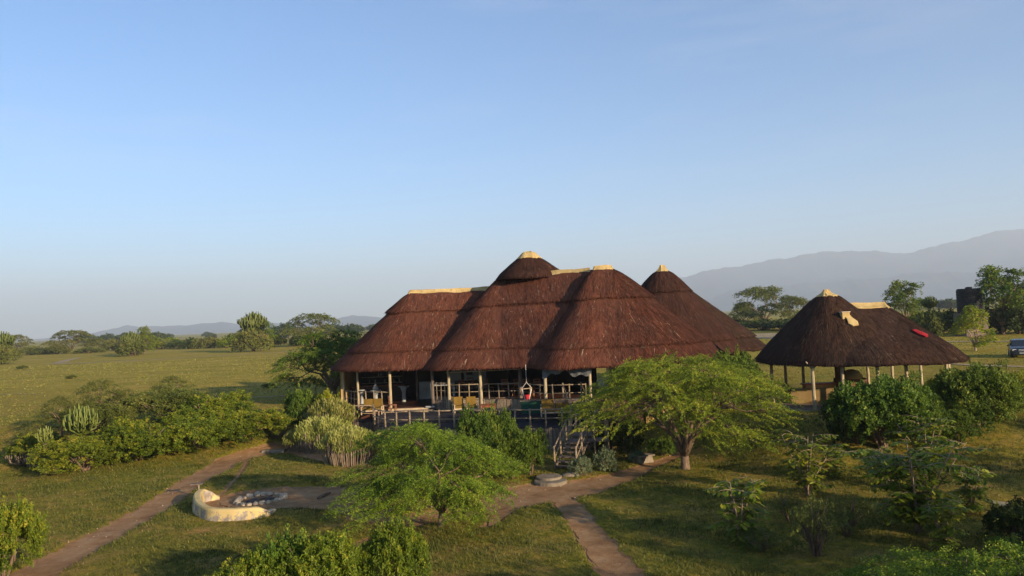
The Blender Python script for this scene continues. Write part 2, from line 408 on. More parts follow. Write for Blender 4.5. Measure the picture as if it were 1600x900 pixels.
# ------------------------------------------------------------------ ground
def axis(lo, hi, step, far_lo, far_hi, grow=1.12):
    a = list(np.arange(lo, hi + 1e-6, step)); s = step; x = lo; left = []
    while x > far_lo: s *= grow; x -= s; left.append(x)
    s = step; x = hi; right = []
    while x < far_hi: s *= grow; x += s; right.append(x)
    return np.array(left[::-1] + a + right)
xs = axis(-26, 27, .22, -14000, 14000, 1.13); ys = axis(17, 50, .22, -3000, 14500, 1.09)
X, Y = np.meshgrid(xs, ys); Z = H(X, Y)
nx, ny = len(xs), len(ys)
idx = np.arange(nx * ny).reshape(ny, nx)
F = np.stack([idx[:-1, :-1], idx[:-1, 1:], idx[1:, 1:], idx[1:, :-1]], -1).reshape(-1, 4)
tn = dirt_mask(X, Y, .35, .10)
me = np_mesh('ground', np.stack([X, Y, Z], -1).reshape(-1, 3), F, Mt['ground'], tint=tn.ravel(), smooth=True)
tag(link('grass_ground', me), kind='structure')

def strip(name, pts, ws, mat, lift, hf=H, shrink=.07, step=.3):
    P = []; W = []
    for (a, b), (wa, wb) in zip(zip(pts[:-1], pts[1:]), zip(ws[:-1], ws[1:])):
        n = max(2, int(np.linalg.norm(b - a) / step))
        for i in range(n): t = i / n; P.append(a + (b - a) * t); W.append(wa + (wb - wa) * t)
    P.append(pts[-1]); W.append(ws[-1]); P = np.array(P); W = np.array(W)
    k = 5
    Ps = P.copy()
    for _ in range(k): Ps[1:-1] = (Ps[:-2] + Ps[1:-1] * 2 + Ps[2:]) / 4
    T = np.gradient(Ps, axis=0); T /= np.linalg.norm(T, axis=1)[:, None] + 1e-9
    Nn = np.stack([-T[:, 1], T[:, 0]], 1)
    m = max(4, int(2 * W.max() / step))
    V = []
    for i in range(len(P)):
        wl = W[i] * (1 + .10 * math.sin(i * 1.3) + .07 * math.sin(i * 2.9)) - shrink
        wr = W[i] * (1 + .10 * math.sin(i * 1.1 + 2) + .07 * math.sin(i * 3.3)) - shrink
        e = min(1, (i + .6) / 3, (len(P) - i - .4) / 3)
        for j in range(m + 1):
            s = -wl * e + (wl + wr) * e * j / m; q = Ps[i] + Nn[i] * s; V.append((q[0], q[1]))
    V = np.array(V); z = hf(V[:, 0], V[:, 1]) + lift
    idx = np.arange(len(P) * (m + 1)).reshape(len(P), m + 1)
    F = np.stack([idx[:-1, :-1], idx[:-1, 1:], idx[1:, 1:], idx[1:, :-1]], -1).reshape(-1, 4)
    # keep faces turned up
    a, b, c = V[F[0, 0]], V[F[0, 1]], V[F[0, 2]]
    if np.cross(b - a, c - a) < 0: F = F[:, ::-1]
    o = link(name, np_mesh(name, np.column_stack([V, z]), F, mat, smooth=True)); return tag(o, kind='structure')
for i, (k_, (pts, ws)) in enumerate(PW.items()):
    strip(k_ if k_ in ('footpath', 'garden_path', 'forecourt', 'fire_clearing', 'trail') else {'border_path': 'footpath', 'side_trail': 'trail', 'gully': 'trail'}[k_], pts, ws, Mt['dirt'], .016 + .004 * i)
def far_track(pxs, ws, lift=.03, name='sandy_track'):
    pts = [ground_at(*p) for p in pxs]
    strip(name, pts, ws, Mt['track'], lift, hf=base_h, shrink=0, step=1.2)
far_track([(68, 569), (110, 568), (180, 565), (260, 561), (340, 556), (420, 551), (480, 548)], [1.2, 1.3, 1.2, 1.1, 1, 1, 1])
far_track([(90, 568), (105, 563), (125, 559)], [1.4, 1.0, .7], .05)
far_track([(-60, 618), (0, 617), (70, 616)], [.25, .25, .2])
far_track([(380, 622), (440, 619), (500, 616)], [.25, .3, .3], .03)
far_track([(1165, 522), (1200, 527), (1250, 528), (1300, 530)], [6, 5, 4, 3], .05)
far_track([(1150, 545), (1200, 541), (1300, 538), (1420, 535), (1640, 533)], [.9, .9, .9, .8, .8], .07)
far_track([(1330, 566), (1400, 566), (1500, 570), (1650, 575)], [.35, .4, .4, .4], .04)
far_track([(1540, 782), (1570, 790), (1610, 795), (1660, 800)], [.3, .4, .5, .5], .03)

# ------------------------------------------------------------------ foliage
def rng(seed): return np.random.default_rng(seed)
def leaf_mesh(name, C, D, L, Wd, mat, tint, rg, flat=.5):
    """C centres, D long directions, L lengths, Wd widths -> rhombic leaves"""
    n = len(C); D = D / (np.linalg.norm(D, axis=1)[:, None] + 1e-9)
    up = rg.normal(size=(n, 3)) * (1 - flat) + np.array([0, 0, 1.0]) * flat
    S = np.cross(D, up); S /= (np.linalg.norm(S, axis=1)[:, None] + 1e-9)
    L = L[:, None]; Wd = Wd[:, None]
    V = np.stack([C - D * L * .5, C + S * Wd * .5 + D * L * .08, C + D * L * .5, C - S * Wd * .5 + D * L * .08], 1).reshape(-1, 3)
    F = np.arange(4 * n).reshape(n, 4)
    return np_mesh(name, V, F, mat, tint=np.repeat(tint, 4))
def spray(Cc, Dc, n, rad, length, thick, leaf, rg, tc, name, mat, flat=.5, wr=.45):
    """clumps Cc with direction Dc -> n leaves in each"""
    m = len(Cc); Dc = Dc / (np.linalg.norm(Dc, axis=1)[:, None] + 1e-9)
    S = np.cross(Dc, np.array([0, 0, 1.0]) + rg.normal(size=(m, 3)) * .25); S /= (np.linalg.norm(S, axis=1)[:, None] + 1e-9)
    U = np.cross(S, Dc)
    rad = rad * rg.uniform(.5, 1.0, (m, 1)); sc_ = rg.uniform(.65, 1.25, (m, 1))
    a = rg.uniform(-1, 1, (m, n)); b = rg.normal(size=(m, n)) * .45 * (1 - .5 * np.clip(a, 0, 1)); c = rg.normal(size=(m, n)) * .5
    droop = -.35 * (a + 1) ** 2 * length * .3
    C = (Cc[:, None] + Dc[:, None] * (a * length * sc_)[..., None] + S[:, None] * (b * rad * sc_)[..., None]
         + U[:, None] * (c * thick)[..., None])
    C[..., 2] += droop
    D = Dc[:, None] * .6 + S[:, None] * (np.sign(b) * .8)[..., None] + rg.normal(size=(m, n, 3)) * .45
    t = np.clip(tc[:, None] + rg.normal(size=(m, n)) * .13 + .10 * c, 0, 1)
    k = m * n
    return leaf_mesh(name, C.reshape(-1, 3), D.reshape(-1, 3), rg.uniform(.7, 1.3, k) * leaf, rg.uniform(.7, 1.3, k) * leaf * wr, mat, t.ravel(), rg, flat)

def acacia_parts(seed, r, zlo, ztop, nclump, nleaf, leaf, mat, bark, trunk_r=.12, fork=.5, ecc=1.0, limbs=7, layer=.5, clen=.42, open_=.35, lean=(0, 0), peak=1.0, crad=.5, cthick=.03):
    """local coordinates, foot at origin; returns (trunk mesh, crown mesh). r crown radius, zlo..ztop crown heights"""
    rg = rng(seed); rd = random.Random(seed)
    hgt = ztop - zlo
    # clump positions: a flattened dome made of several shelves
    C = []; D = []; T = []
    nshelf = int(limbs * 3.2)
    shelves = []
    for i in range(nshelf):
        a = 2 * math.pi * (i * .381966 + rd.uniform(-.06, .06)); q = math.sqrt((i + .5) / nshelf)
        rr = r * q * rd.uniform(.78, .95)
        dome = math.sqrt(max(0, 1 - (q * .96) ** 2)) ** peak
        z = zlo + hgt * (.08 + dome * rd.uniform(.60, .95)) if rd.random() < .72 else zlo + hgt * dome * rd.uniform(.1, .6)
        shelves.append((rr * math.cos(a) + lean[0] * z, rr * math.sin(a) * ecc + lean[1] * z, z, r * rd.uniform(.20, .36), a))
    per = nclump // nshelf
    for (x, y, z, sr, a) in shelves:
        tb = rd.uniform(.25, .75)
        for _ in range(per):
            q = math.sqrt(rd.random()) * sr; b = rd.uniform(0, 2 * math.pi)
            px, py = x + q * math.cos(b), y + q * math.sin(b) * (.5 + .5 * ecc)
            pz = z + hgt * .06 * (1 - (q / sr) ** 2) - .18 * hgt * (q / sr) ** 2 * rd.uniform(.2, 1) + rd.gauss(0, .022 * hgt)
            C.append((px, py, max(pz, zlo * .8))); out = math.atan2(py, px) + rd.gauss(0, .7)
            D.append((math.cos(out), math.sin(out), rd.uniform(-.35, .25)))
            T.append(tb + rd.gauss(0, .20))
    C = np.array(C); D = np.array(D); T = np.clip(np.array(T), .02, .98)
    crown = spray(C, D, nleaf, clen * crad, clen, cthick + leaf * .6, leaf, rg, T, 'crown', mat, flat=.15)
    # wood
    mb = MB(); zf = zlo * fork + .1
    nt_ = 2 if trunk_r > .1 else 1
    base = Vector((0, 0, -.15)); fk = Vector((rd.uniform(-.1, .1), rd.uniform(-.1, .1), zf))
    mb.tube([base, Vector((fk.x * .3, fk.y * .3, zf * .35)), fk], [trunk_r * 1.35, trunk_r * 1.0, trunk_r * .85], 9)
    heads = []
    for i in range(limbs):
        a = 2 * math.pi * i / limbs + rd.uniform(-.3, .3); q = rd.uniform(.3, .55) * r
        e = Vector((q * math.cos(a) + lean[0] * zlo, q * math.sin(a) * ecc, zlo + hgt * rd.uniform(.15, .5)))
        mid = fk.lerp(e, .5) + Vector((rd.uniform(-.1, .1), rd.uniform(-.1, .1), .12 * hgt)) * 1.0
        q1 = fk.lerp(mid, .5) + Vector((rd.uniform(-.06, .06), rd.uniform(-.06, .06), 0))
        mb.tube([fk - Vector((0, 0, .1)), q1, mid, e], [trunk_r * .6, trunk_r * .48, trunk_r * .4, trunk_r * .25], 6)
        heads.append((mid, e))
    for (x, y, z, sr, a) in shelves:
        t = Vector((x, y, z - .06)); m_, e_ = min(heads, key=lambda h: (h[1] - t).length)
        s = e_ if rd.random() < .7 else m_.lerp(e_, rd.uniform(.3, 1)); mid = s.lerp(t, .5) + Vector((0, 0, -.05 * hgt + rd.uniform(-.08, .08)))
        mb.tube([s, mid, t], [trunk_r * .24, trunk_r * .16, trunk_r * .09], 5)
        for _ in range(3):
            b = rd.uniform(0, 6.28); e = t + Vector((math.cos(b) * sr * .8, math.sin(b) * sr * .8, rd.uniform(-.1, .1) * hgt))
            mb.tube([mid.lerp(t, .4), t.lerp(e, .5) + Vector((0, 0, -.03)), e], [trunk_r * .12, trunk_r * .08, trunk_r * .03], 4)
    return mb.mesh('trunk', bark, smooth=True), crown
def place_tree(name, meshes, p, label, cat='tree', group=None, s=1.0, rz=0.0, names=('trunk', 'crown')):
    t = empty(name, p, rz); t.scale = (s, s, s) if not hasattr(s, '__len__') else s
    for nm, m in zip(names, meshes):
        if m is not None: link(nm, m, t)
    return tag(t, label, cat, group)

def bush_parts(seed, rx, ry, rz_, nclump, nleaf, leaf, mat, bark, lobes=9, clen=.22, flat=.05, thick=.12, rough=.22, stems=7, wr=.5, low=.0):
    rg = rng(seed); rd = random.Random(seed)
    L = [(0, 0, .45, .55)]
    for i in range(lobes):
        a = 2 * math.pi * i / lobes + rd.uniform(-.4, .4); q = rd.uniform(.35, .68)
        L.append((q * math.cos(a), q * math.sin(a), rd.uniform(.22, .62), rd.uniform(.28, .45)))
    C = []; D = []; T = []
    w_ = np.array([l[3] ** 2 for l in L]); w_ /= w_.sum()
    ch = rg.choice(len(L), nclump * 2, p=w_)
    lt = rg.uniform(.2, .7, len(L))
    for k in ch:
        x, y, z, s = L[k]; v = rg.normal(size=3); v /= np.linalg.norm(v)
        if v[2] < -.35: v[2] = -v[2]
        q = s * (1 - rough * rd.random() ** 1.5) * (1 + .12 * math.sin(5 * v[0] + 4 * v[1] + k) + (.42 * rd.random() ** 1.3 if rd.random() < .17 else 0))
        p = np.array([x + v[0] * q, y + v[1] * q, z + v[2] * q * .95])
        if p[2] < low: continue
        inside = any(((p[0] - l[0]) ** 2 + (p[1] - l[1]) ** 2 + (p[2] - l[2]) ** 2) < (l[3] * .72) ** 2 for j, l in enumerate(L) if j != k)
        if inside: continue
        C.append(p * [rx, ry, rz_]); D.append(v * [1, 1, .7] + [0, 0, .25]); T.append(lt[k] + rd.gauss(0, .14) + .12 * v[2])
        if len(C) >= nclump: break
    C = np.array(C); D = np.array(D); T = np.clip(T, .02, .98)
    crown = spray(C, D, nleaf, clen, clen, thick, leaf, rg, T, 'foliage', mat, flat=flat, wr=wr)
    mb = MB()
    for i in range(stems):
        a = rd.uniform(0, 6.28); q = rd.uniform(.2, .6)
        e = Vector((rx * q * math.cos(a), ry * q * math.sin(a), rz_ * rd.uniform(.4, .8))); b = e * .08; b.z = -.1
        mb.tube([b, b.lerp(e, .5) + Vector((0, 0, .1 * rz_)), e], [.035 * rz_ ** .5, .025 * rz_ ** .5, .01], 5)
        for _ in range(2):
            e2 = e + Vector((rd.uniform(-.3, .3) * rx, rd.uniform(-.3, .3) * ry, rd.uniform(0, .2) * rz_)); mb.tube([b.lerp(e, .6), e2], [.015, .006], 4)
    return mb.mesh('stem', bark, smooth=True), crown

FOL = {
 'acacia': foliage('acacia_leaf', (.065, .110, .009), (.23, .32, .024), (.42, .43, .045)),
 'olive': foliage('olive_leaf', (.075, .095, .018), (.165, .185, .036), (.27, .24, .06)),
 'bush': foliage('bush_leaf', (.055, .095, .008), (.19, .245, .018), (.38, .35, .032)),
 'yellow': foliage('yellow_leaf', (.10, .15, .010), (.28, .32, .020), (.46, .40, .035)),
 'dark': foliage('dark_leaf', (.022, .040, .009), (.065, .100, .018), (.13, .15, .03)),
 'fresh': foliage('fresh_leaf', (.045, .088, .010), (.125, .195, .020), (.25, .28, .035)),
 'silver': foliage('silver_leaf', (.09, .13, .065), (.24, .29, .155), (.36, .39, .22)),
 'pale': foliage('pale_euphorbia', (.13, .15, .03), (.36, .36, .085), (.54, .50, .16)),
 'faregreen': foliage('dark_euphorbia', (.05, .07, .014), (.14, .17, .035), (.24, .25, .06), .1),
}

# --- the two flat topped acacias in front of the lodge
g = G(688, 822)
tr = acacia_parts(11, 3.1, .55, 3.6, 1750, 95, .050, FOL['acacia'], Mt['bark'], trunk_r=.10, fork=.75, limbs=9, clen=.40, lean=(-.12, 0), peak=1.3, crad=.36, cthick=.02)
place_tree('acacia_tree', tr, g, 'bushy bright green acacia with a short bare trunk left of the wooden stairs', s=(1.02, 1, 1))
g = G(1067, 733)
tr = acacia_parts(23, 4.8, 1.45, 5.25, 1750, 100, .062, FOL['acacia'], Mt['bark'], trunk_r=.19, fork=.36, limbs=11, clen=.50, crad=.38, cthick=.02)
t2 = place_tree('acacia_tree', tr, g + np.array([.1, 0, 0]), 'wide spreading acacia with forked trunk in front of the yellow right end of the lodge')

# ------------------------------------------------------------------ LODGE ROOFS
def sup(a, e):
    c, s = math.cos(a), math.sin(a)
    return math.copysign(abs(c) ** (2 / e), c), math.copysign(abs(s) ** (2 / e), s)
class Roof:
    def __init__(s, x0, x1, cy, zr, ze, rl, rr, rf, rb, e=2.25, sag=0.0, seed=1, y0=None, zr1=None, el=None, dome=.10, weather=None, bump=0.0):
        s.weather = weather; s.bump = bump; s.xm = (x0 + x1) / 2; s.xh = abs(x1 - x0) / 2 + .45; s.dome = dome; el = e if el is None else el
        s.zr, s.ze = zr, ze; T = []; E = []; n = 26
        zr1 = zr if zr1 is None else zr1
        cyl = cy if y0 is None else y0
        def add(tx, ty, tz, ex, ey): T.append((tx, ty, tz)); E.append((ex, ey, ze))
        ns = max(2, int(abs(x1 - x0) / .3))
        # start at left, run along the front (towards the camera), right, back
        for i in range(n):
            c, q = sup(math.pi + math.pi / 2 * i / n, el); add(x0, cyl, zr, x0 + rl * c, cyl + rf * q)
        for i in range(ns):
            t = i / ns; add(x0 + (x1 - x0) * t, cyl + (cy - cyl) * t, zr + (zr1 - zr) * t, x0 + (x1 - x0) * t, cyl + (cy - cyl) * t - rf)
        for i in range(n):
            c, q = sup(-math.pi / 2 + math.pi / 2 * i / n, e); add(x1, cy, zr1, x1 + rr * c, cy + rf * q)
        for i in range(n):
            c, q = sup(math.pi / 2 * i / n, e); add(x1, cy, zr1, x1 + rr * c, cy + rb * q)
        for i in range(ns):
            t = i / ns; add(x1 + (x0 - x1) * t, cy + (cyl - cy) * t, zr1 + (zr - zr1) * t, x1 + (x0 - x1) * t, cy + (cyl - cy) * t + rb)
        for i in range(n):
            c, q = sup(math.pi / 2 + math.pi / 2 * i / n, e); add(x0, cyl, zr, x0 + rl * c, cyl + rb * q)
        s.T = np.array(T); s.E = np.array(E); s.n = len(T); s.seed = seed; s.sag = sag
        d = np.linalg.norm(np.diff(s.E, axis=0, append=s.E[:1]), axis=1); s.per = np.concatenate([[0], np.cumsum(d)])
        s.slope = np.linalg.norm(s.E - s.T, axis=1).mean()
    def pos(s, k, t):
        k = np.asarray(k, float) % s.n; i = np.floor(k).astype(int) % s.n; j = (i + 1) % s.n; f = (k - np.floor(k))[..., None]
        T = s.T[i] * (1 - f) + s.T[j] * f; E = s.E[i] * (1 - f) + s.E[j] * f; t = np.asarray(t, float)[..., None]
        # the ridge is a rounded saddle, the skirt drops a little steeper
        P = T + (E - T) * t
        P[..., 2] += (s.sag * np.sin(np.pi * t) - s.dome * np.exp(-(t / (.04 + s.dome * .12)) ** 2) - .14 * ss((t - .84) / .16))[..., 0]
        return P, i, f
    def normal(s, k, t):
        k = np.asarray(k, float); t = np.asarray(t, float)
        a = s.pos(k + .6, np.maximum(t, .08))[0] - s.pos(k - .6, np.maximum(t, .08))[0]
        b = s.pos(k, np.minimum(t + .04, 1))[0] - s.pos(k, np.maximum(t - .04, 0))[0]
        n = np.cross(a, b); n /= (np.linalg.norm(n, axis=-1)[..., None] + 1e-9)
        n[n[..., 2] < 0] *= -1
        return n
    def surf(s, k, t, off):
        P, i, f = s.pos(k, t); n = s.normal(k, t)
        u = s.per[i] + (s.per[(i + 1)] - s.per[i]) * f[..., 0]; v = t * s.slope
        lump = .045 * wob(u, v, 1.1, s.seed) + .02 * wob(u, v, 3.7, s.seed + 2)
        return P + n * (off + lump)[..., None], n, u, v
    def layer(s, t0, t1, o0, o1, mat, name, parent, strands, rag=.010, step=.28, krange=None, fringe=1.0, lip=.13):
        rows = max(3, int((t1 - t0) * s.slope / step)); k = np.arange(s.n + 1) if krange is None else np.arange(krange[0], krange[1] + 1)
        K, Tt = np.meshgrid(k, np.linspace(0, 1, rows + 1))
        edge = rag * wob(K * .9, K * 0, .8, s.seed + t1 * 5) + rag * .5 * np.sin(K * 2.3)
        TT = t0 + (t1 - t0 + edge * (1 if t1 < 1 else .6)) * Tt
        O = o0 + (o1 - o0) * Tt
        P, n, u, v = s.surf(K, TT, O)
        # lip: turn the lower edge back under
        Pl, _, ul, vl = s.surf(K[-1:], TT[-1:] - .006, O[-1:] - lip)
        Pm, _, um, vm = s.surf(K[-1:], TT[-1:] - .05, O[-1:] - lip - .04)
        P = np.concatenate([P, Pl, Pm]); u = np.concatenate([u, ul, um]); v = np.concatenate([v, vl, vm])
        # unwrap the seam
        nk = P.shape[1]; u[:, -1] = np.where(u[:, -1] < 1e-3, s.per[-1], u[:, -1]) if krange is None else u[:, -1]
        idx = np.arange(P.shape[0] * nk).reshape(P.shape[0], nk)
        F = np.stack([idx[:-1, :-1], idx[1:, :-1], idx[1:, 1:], idx[:-1, 1:]], -1).reshape(-1, 4)
        V = P.reshape(-1, 3); UV = np.stack([u.ravel(), v.ravel()], 1); tint = np.full(len(V), .5)
        tint += .10 * wob(UV[:, 0], UV[:, 1], .55, s.seed + 4) + .06 * wob(UV[:, 0], UV[:, 1], 1.9, s.seed)
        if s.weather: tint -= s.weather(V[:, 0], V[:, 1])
        if strands:
            rg = rng(s.seed * 7 + int(t1 * 100)); m = strands; mf = int(strands * .45 * fringe)
            # even by area: more towards the eave
            ks = rg.uniform(k[0], k[-1], m + mf); ts = t0 + (t1 - t0) * np.concatenate([np.sqrt(rg.uniform(.0, 1, m)), np.ones(mf)])
            ti = np.clip((ts - t0) / (t1 - t0), 0, 1)
            ln = np.concatenate([rg.uniform(.18, .55, m), rg.uniform(.12, .3, mf)]) / s.slope
            ts[m:] += rg.uniform(-.012, .006, mf)
            jk = rg.normal(size=m + mf) * .22
            lift = np.concatenate([rg.uniform(.008, .035, m), rg.uniform(-.09, .015, mf)])
            o = o0 + (o1 - o0) * ti
            A, nA, uA, vA = s.surf(ks, np.clip(ts - ln * .5, 0.01, 1.03), o - .005)
            B, nB, uB, vB = s.surf(ks + jk, np.clip(ts + ln * .5, 0.01, 1.05), o + lift)
            sd_ = np.cross(B - A, nA); sd_ /= (np.linalg.norm(sd_, axis=1)[:, None] + 1e-9)
            wd = rg.uniform(.006, .015, m + mf)[:, None]
            S = np.stack([A - sd_ * wd, A + sd_ * wd, B + sd_ * wd * .5, B - sd_ * wd * .5], 1).reshape(-1, 3)
            b = len(V); F = np.concatenate([F, b + np.arange(4 * len(A)).reshape(-1, 4)])
            V = np.concatenate([V, S]); su = np.repeat(np.stack([uA, vA], 1), 4, 0); UV = np.concatenate([UV, su])
            tt = np.clip(rg.normal(.5, .2, m + mf), 0, .95); 
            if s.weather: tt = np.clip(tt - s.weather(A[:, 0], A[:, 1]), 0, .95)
            tt[rg.random(m + mf) < .02] = 1.0
            tint = np.concatenate([tint, np.repeat(tt, 4)])
        return link(name, np_mesh(name, V, F, mat, tint=tint, uv=UV, smooth=False), parent)
    def cap(s, tc, off, parent, krange=None, wav=.012):
        """plaster ridge cap hugging the top"""
        k = np.arange(s.n + 1) if krange is None else np.arange(krange[0], krange[1] + 1)
        tr_ = np.linspace(0, 1, 7); K, Tt = np.meshgrid(k, tr_)
        TT = (tc + wav * np.sin(K * .9) + wav * .7 * np.sin(K * .37 + 1)) * Tt
        O = off * np.where(Tt < .99, 1 - .25 * Tt, .72)
        P, n, u, v = s.surf(K, TT, O)
        P[..., 2] += .14 * (1 - Tt) ** 2 + s.bump * np.maximum(0, 1 - ((P[..., 0] - s.xm) / s.xh) ** 2) * (1 - Tt)
        Pl, _, _, _ = s.surf(K[-1:], TT[-1:], O[-1:] * 0 - .05)
        P = np.concatenate([P, Pl]); nk = P.shape[1]
        idx = np.arange(P.shape[0] * nk).reshape(P.shape[0], nk)
        F = np.stack([idx[:-1, :-1], idx[1:, :-1], idx[1:, 1:], idx[:-1, 1:]], -1).reshape(-1, 4)
        return link('ridge_cap', np_mesh('ridge_cap', P.reshape(-1, 3), F, Mt['cap'], smooth=True), parent)

lodge = empty('thatched_lodge', (0, 50, 0)); tag(lodge, 'long thatched safari lodge with several steep joined roofs and an open timber veranda', 'lodge')
LOC = (0, 50, 0)
def into(o, root, off=None):
    """children are built in world coordinates; shift them under the empty"""
    o.parent = root; o.matrix_parent_inverse = Matrix.Translation(-root.location); return o
def roof_part(rf, tiers, mat, root, strands, name='thatch_roof', label=None):
    top = rf.layer(0.0, tiers[0] if tiers else 1.0, .08, .18 if tiers else .2, mat, name, None, int(strands * (tiers[0] if tiers else 1) ** 1.2))
    into(top, root)
    if label: top['label'] = label
    tt = list(tiers) + [1.0]
    for a, b in zip(tt[:-1], tt[1:]):
        l = rf.layer(a - .03, b, .02, .15 if b < 1 else .16, mat, 'thatch_layer', None, int(strands * (b - a) * 1.6), lip=.13 if b < 1 else .22)
        l.parent = top
    return top
A = Roof(-6.9, 0.5, 54.0, 7.35, 2.52, 5.25, 4, 5.5, 5.5, seed=1)
ra = roof_part(A, (.30, .80), Mt['thatch'], lodge, 26000, label='lower left thatched roof section with yellow ridge')
n0 = 26
A.cap(.048, .09, ra, krange=(-24, 26 + 26)); A.cap(.05, .12, ra, krange=(A.n - 26 - 24, A.n - 14))
B = Roof(-0.75, 5.3, 50.2, 8.05, 2.5, 5.2, 3, 6.4, 6.4, seed=2, e=2.3, el=3.6, y0=52.9, zr1=8.15)
rb_ = roof_part(B, (.36, .82), Mt['thatch'], lodge, 28000, label='tall middle roof section below the small raised cone')
B.cap(.04, .09, rb_, krange=(26 + 7, 26 + 19))
Cc_ = Roof(5.2, 6.2, 49.6, 8.25, 2.5, 4.2, 6.75, 6.1, 6.2, seed=3, e=2.15, el=4.5, dome=.2, bump=.10, weather=lambda x, y: .20 * ss((x - 4.5) / 3.0))  # thatch tint is lowered towards the right end of this section
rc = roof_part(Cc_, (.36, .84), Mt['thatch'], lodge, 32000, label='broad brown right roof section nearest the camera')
Cc_.cap(.05, .04, rc, wav=.006)
Dd = Roof(10.9, 11.1, 58.0, 8.8, 2.4, 5.2, 5.3, 5.4, 5.4, seed=4, e=2.05, dome=.42, bump=.1)
rd_ = roof_part(Dd, (.34, .88), Mt['thatch_dark'], lodge, 12000, label='round conical roof behind the right section')
Dd.cap(.10, .09, rd_, wav=.006)
Ee = Roof(12.6, 13.4, 61.3, 7.0, 2.35, 5, 5.7, 5.2, 5.2, seed=5)
roof_part(Ee, (.84,), Mt['thatch_black'], lodge, 8000, label='low black thatched roof at the far right rear')
Fc = Roof(1.05, 1.35, 52.9, 9.62, 7.95, 2.0, 2.2, 2.1, 2.1, seed=6, e=2.1, dome=.22)
rf_ = Fc.layer(0, 1, .06, .10, Mt['thatch_dark'], 'thatch_roof', None, 3000); into(rf_, lodge); rf_['label'] = 'small raised cone roof on the middle section'
Fc.cap(.30, .13, rf_)

# ------------------------------------------------------------------ PAVILION
pav = empty('thatched_pavilion', (19, 44.7, 0)); tag(pav, 'open sided round thatched pavilion with wooden posts, standing right of the lodge', 'pavilion')
Pa = Roof(17.5, 17.7, 44.7, 6.2, 2.28, 3.75, 4.2, 4.7, 4.7, seed=7, e=2.1, dome=.38, bump=.08)
pr = Pa.layer(0, 1, .05, .16, Mt['thatch_black'], 'thatch_roof', None, 12000, lip=.2); into(pr, pav); pr['label'] = 'taller conical end of the pavilion roof'
Pa.cap(.115, .09, pr, wav=.008)
Pb = Roof(18.6, 20.75, 44.7, 5.12, 2.25, 3.6, 3.05, 5.45, 5.3, seed=8, e=2.2)
pr2 = Pb.layer(0, 1, .05, .16, Mt['thatch_black'], 'thatch_roof', None, 14000, lip=.2); into(pr2, pav); pr2['label'] = 'lower ridged end of the pavilion roof'
Pb.cap(.07, .12, pr2)

# ------------------------------------------------------------------ LODGE BODY
def part(mb, name, mat, root=None, smooth=False, bevel=0, label=None, parent=None):
    o = mb.build(name, mat, None, smooth, bevel)
    if parent is not None: o.parent = parent
    else: into(o, root or lodge)
    if label: o['label'] = label
    return o
FL = .08
part(MB().slab([(-11.6, 49.4), (-5.1, 48.9), (-5.1, 57.6), (-11.6, 57.6)], -.9, FL), 'veranda_floor', Mt['floor'])
part(MB().slab([(-5.1, 48.9), (-3.7, 48.1), (-1.85, 47.8), (.5, 46.8), (1.95, 45.4), (4.3, 44.3), (7, 44.6), (7, 57.6), (-5.1, 57.6)], -.9, .55), 'dining_floor', Mt['floor'])
part(MB().slab([(-8.2, 46.6), (5.2, 43.2), (5.2, 46), (-5, 48.6), (-8.2, 49.3)], -.9, -.10), 'middle_deck', Mt['deck'])
DECK = [(-12.3, 48.6), (-8.55, 47.7), (-8.25, 46.1), (-7.4, 44.6), (-6.0, 43.8), (-3.6, 43.3), (-1.7, 42.8), (.5, 42.2), (2.3, 41.7), (4.4, 41.3), (6.6, 42.2)]
part(MB().slab(DECK + [(6.6, 49), (-12.3, 52)], -.62, -.5), 'lower_deck', Mt['deck'])
# deck supports
for (x, y) in [(-7.0, 44.8), (-4.8, 44.0), (-2.6, 43.5), (-.4, 43), (1.6, 42.4), (3.6, 42), (-11.8, 49), (-9.5, 48.4)]:
    part(MB().tube([(x, y, -2.0), (x, y, -.62)], .09, 8), 'support_post', Mt['old_wood'])
# walls
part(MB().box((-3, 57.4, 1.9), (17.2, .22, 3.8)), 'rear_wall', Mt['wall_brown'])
part(MB().box((-11.4, 54.9, 1.6), (.22, 4.8, 3.0)), 'end_wall', Mt['wall_yellow'])
part(MB().box((-3.35, 55.2, 1.6), (2.6, .16, 2.2)), 'white_wall', Mt['white'], label='white inner wall behind the dining tables')
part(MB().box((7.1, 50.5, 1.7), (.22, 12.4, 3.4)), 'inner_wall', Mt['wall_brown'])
# right end: yellow rendered rooms under the big roof and the round one
def arc_wall(cx, cy, rx, ry, a0, a1, z0, z1, name, mat, root, th=.25, n=22):
    o = []; i_ = []
    for k in range(n + 1):
        a = R(a0 + (a1 - a0) * k / n); o.append((cx + rx * math.cos(a), cy + ry * math.sin(a))); i_.append((cx + (rx - th) * math.cos(a), cy + (ry - th) * math.sin(a)))
    return part(MB().slab(o + i_[::-1], z0, z1), name, mat, root)
W_ = [(7.2, 44.9), (9.4, 44.9), (11.1, 46.3), (11.9, 48.6), (11.9, 52.5)]
for i in range(len(W_) - 1):
    a, b = Vector((*W_[i], 0)), Vector((*W_[i + 1], 0)); m_ = (a + b) / 2; d = b - a
    part(MB().box((m_.x, m_.y, .9), (d.length + .04, .24, 4.2), math.atan2(d.y, d.x)), 'rendered_wall', Mt['wall_yellow'])
wn = part(MB().box((8.3, 44.74, 1.2), (1.3, .12, 1.2)), 'window', Mt['white'])
part(MB().box((7.99, 44.66, 1.2), (.52, .04, 1.0)), 'pane', Mt['glass'], parent=wn); part(MB().box((8.61, 44.66, 1.2), (.52, .04, 1.0)), 'pane', Mt['glass'], parent=wn)
arc_wall(11, 58, 4.4, 4.4, 0, 350, -.3, 2.9, 'round_wall', Mt['wall_yellow'], lodge, n=40)
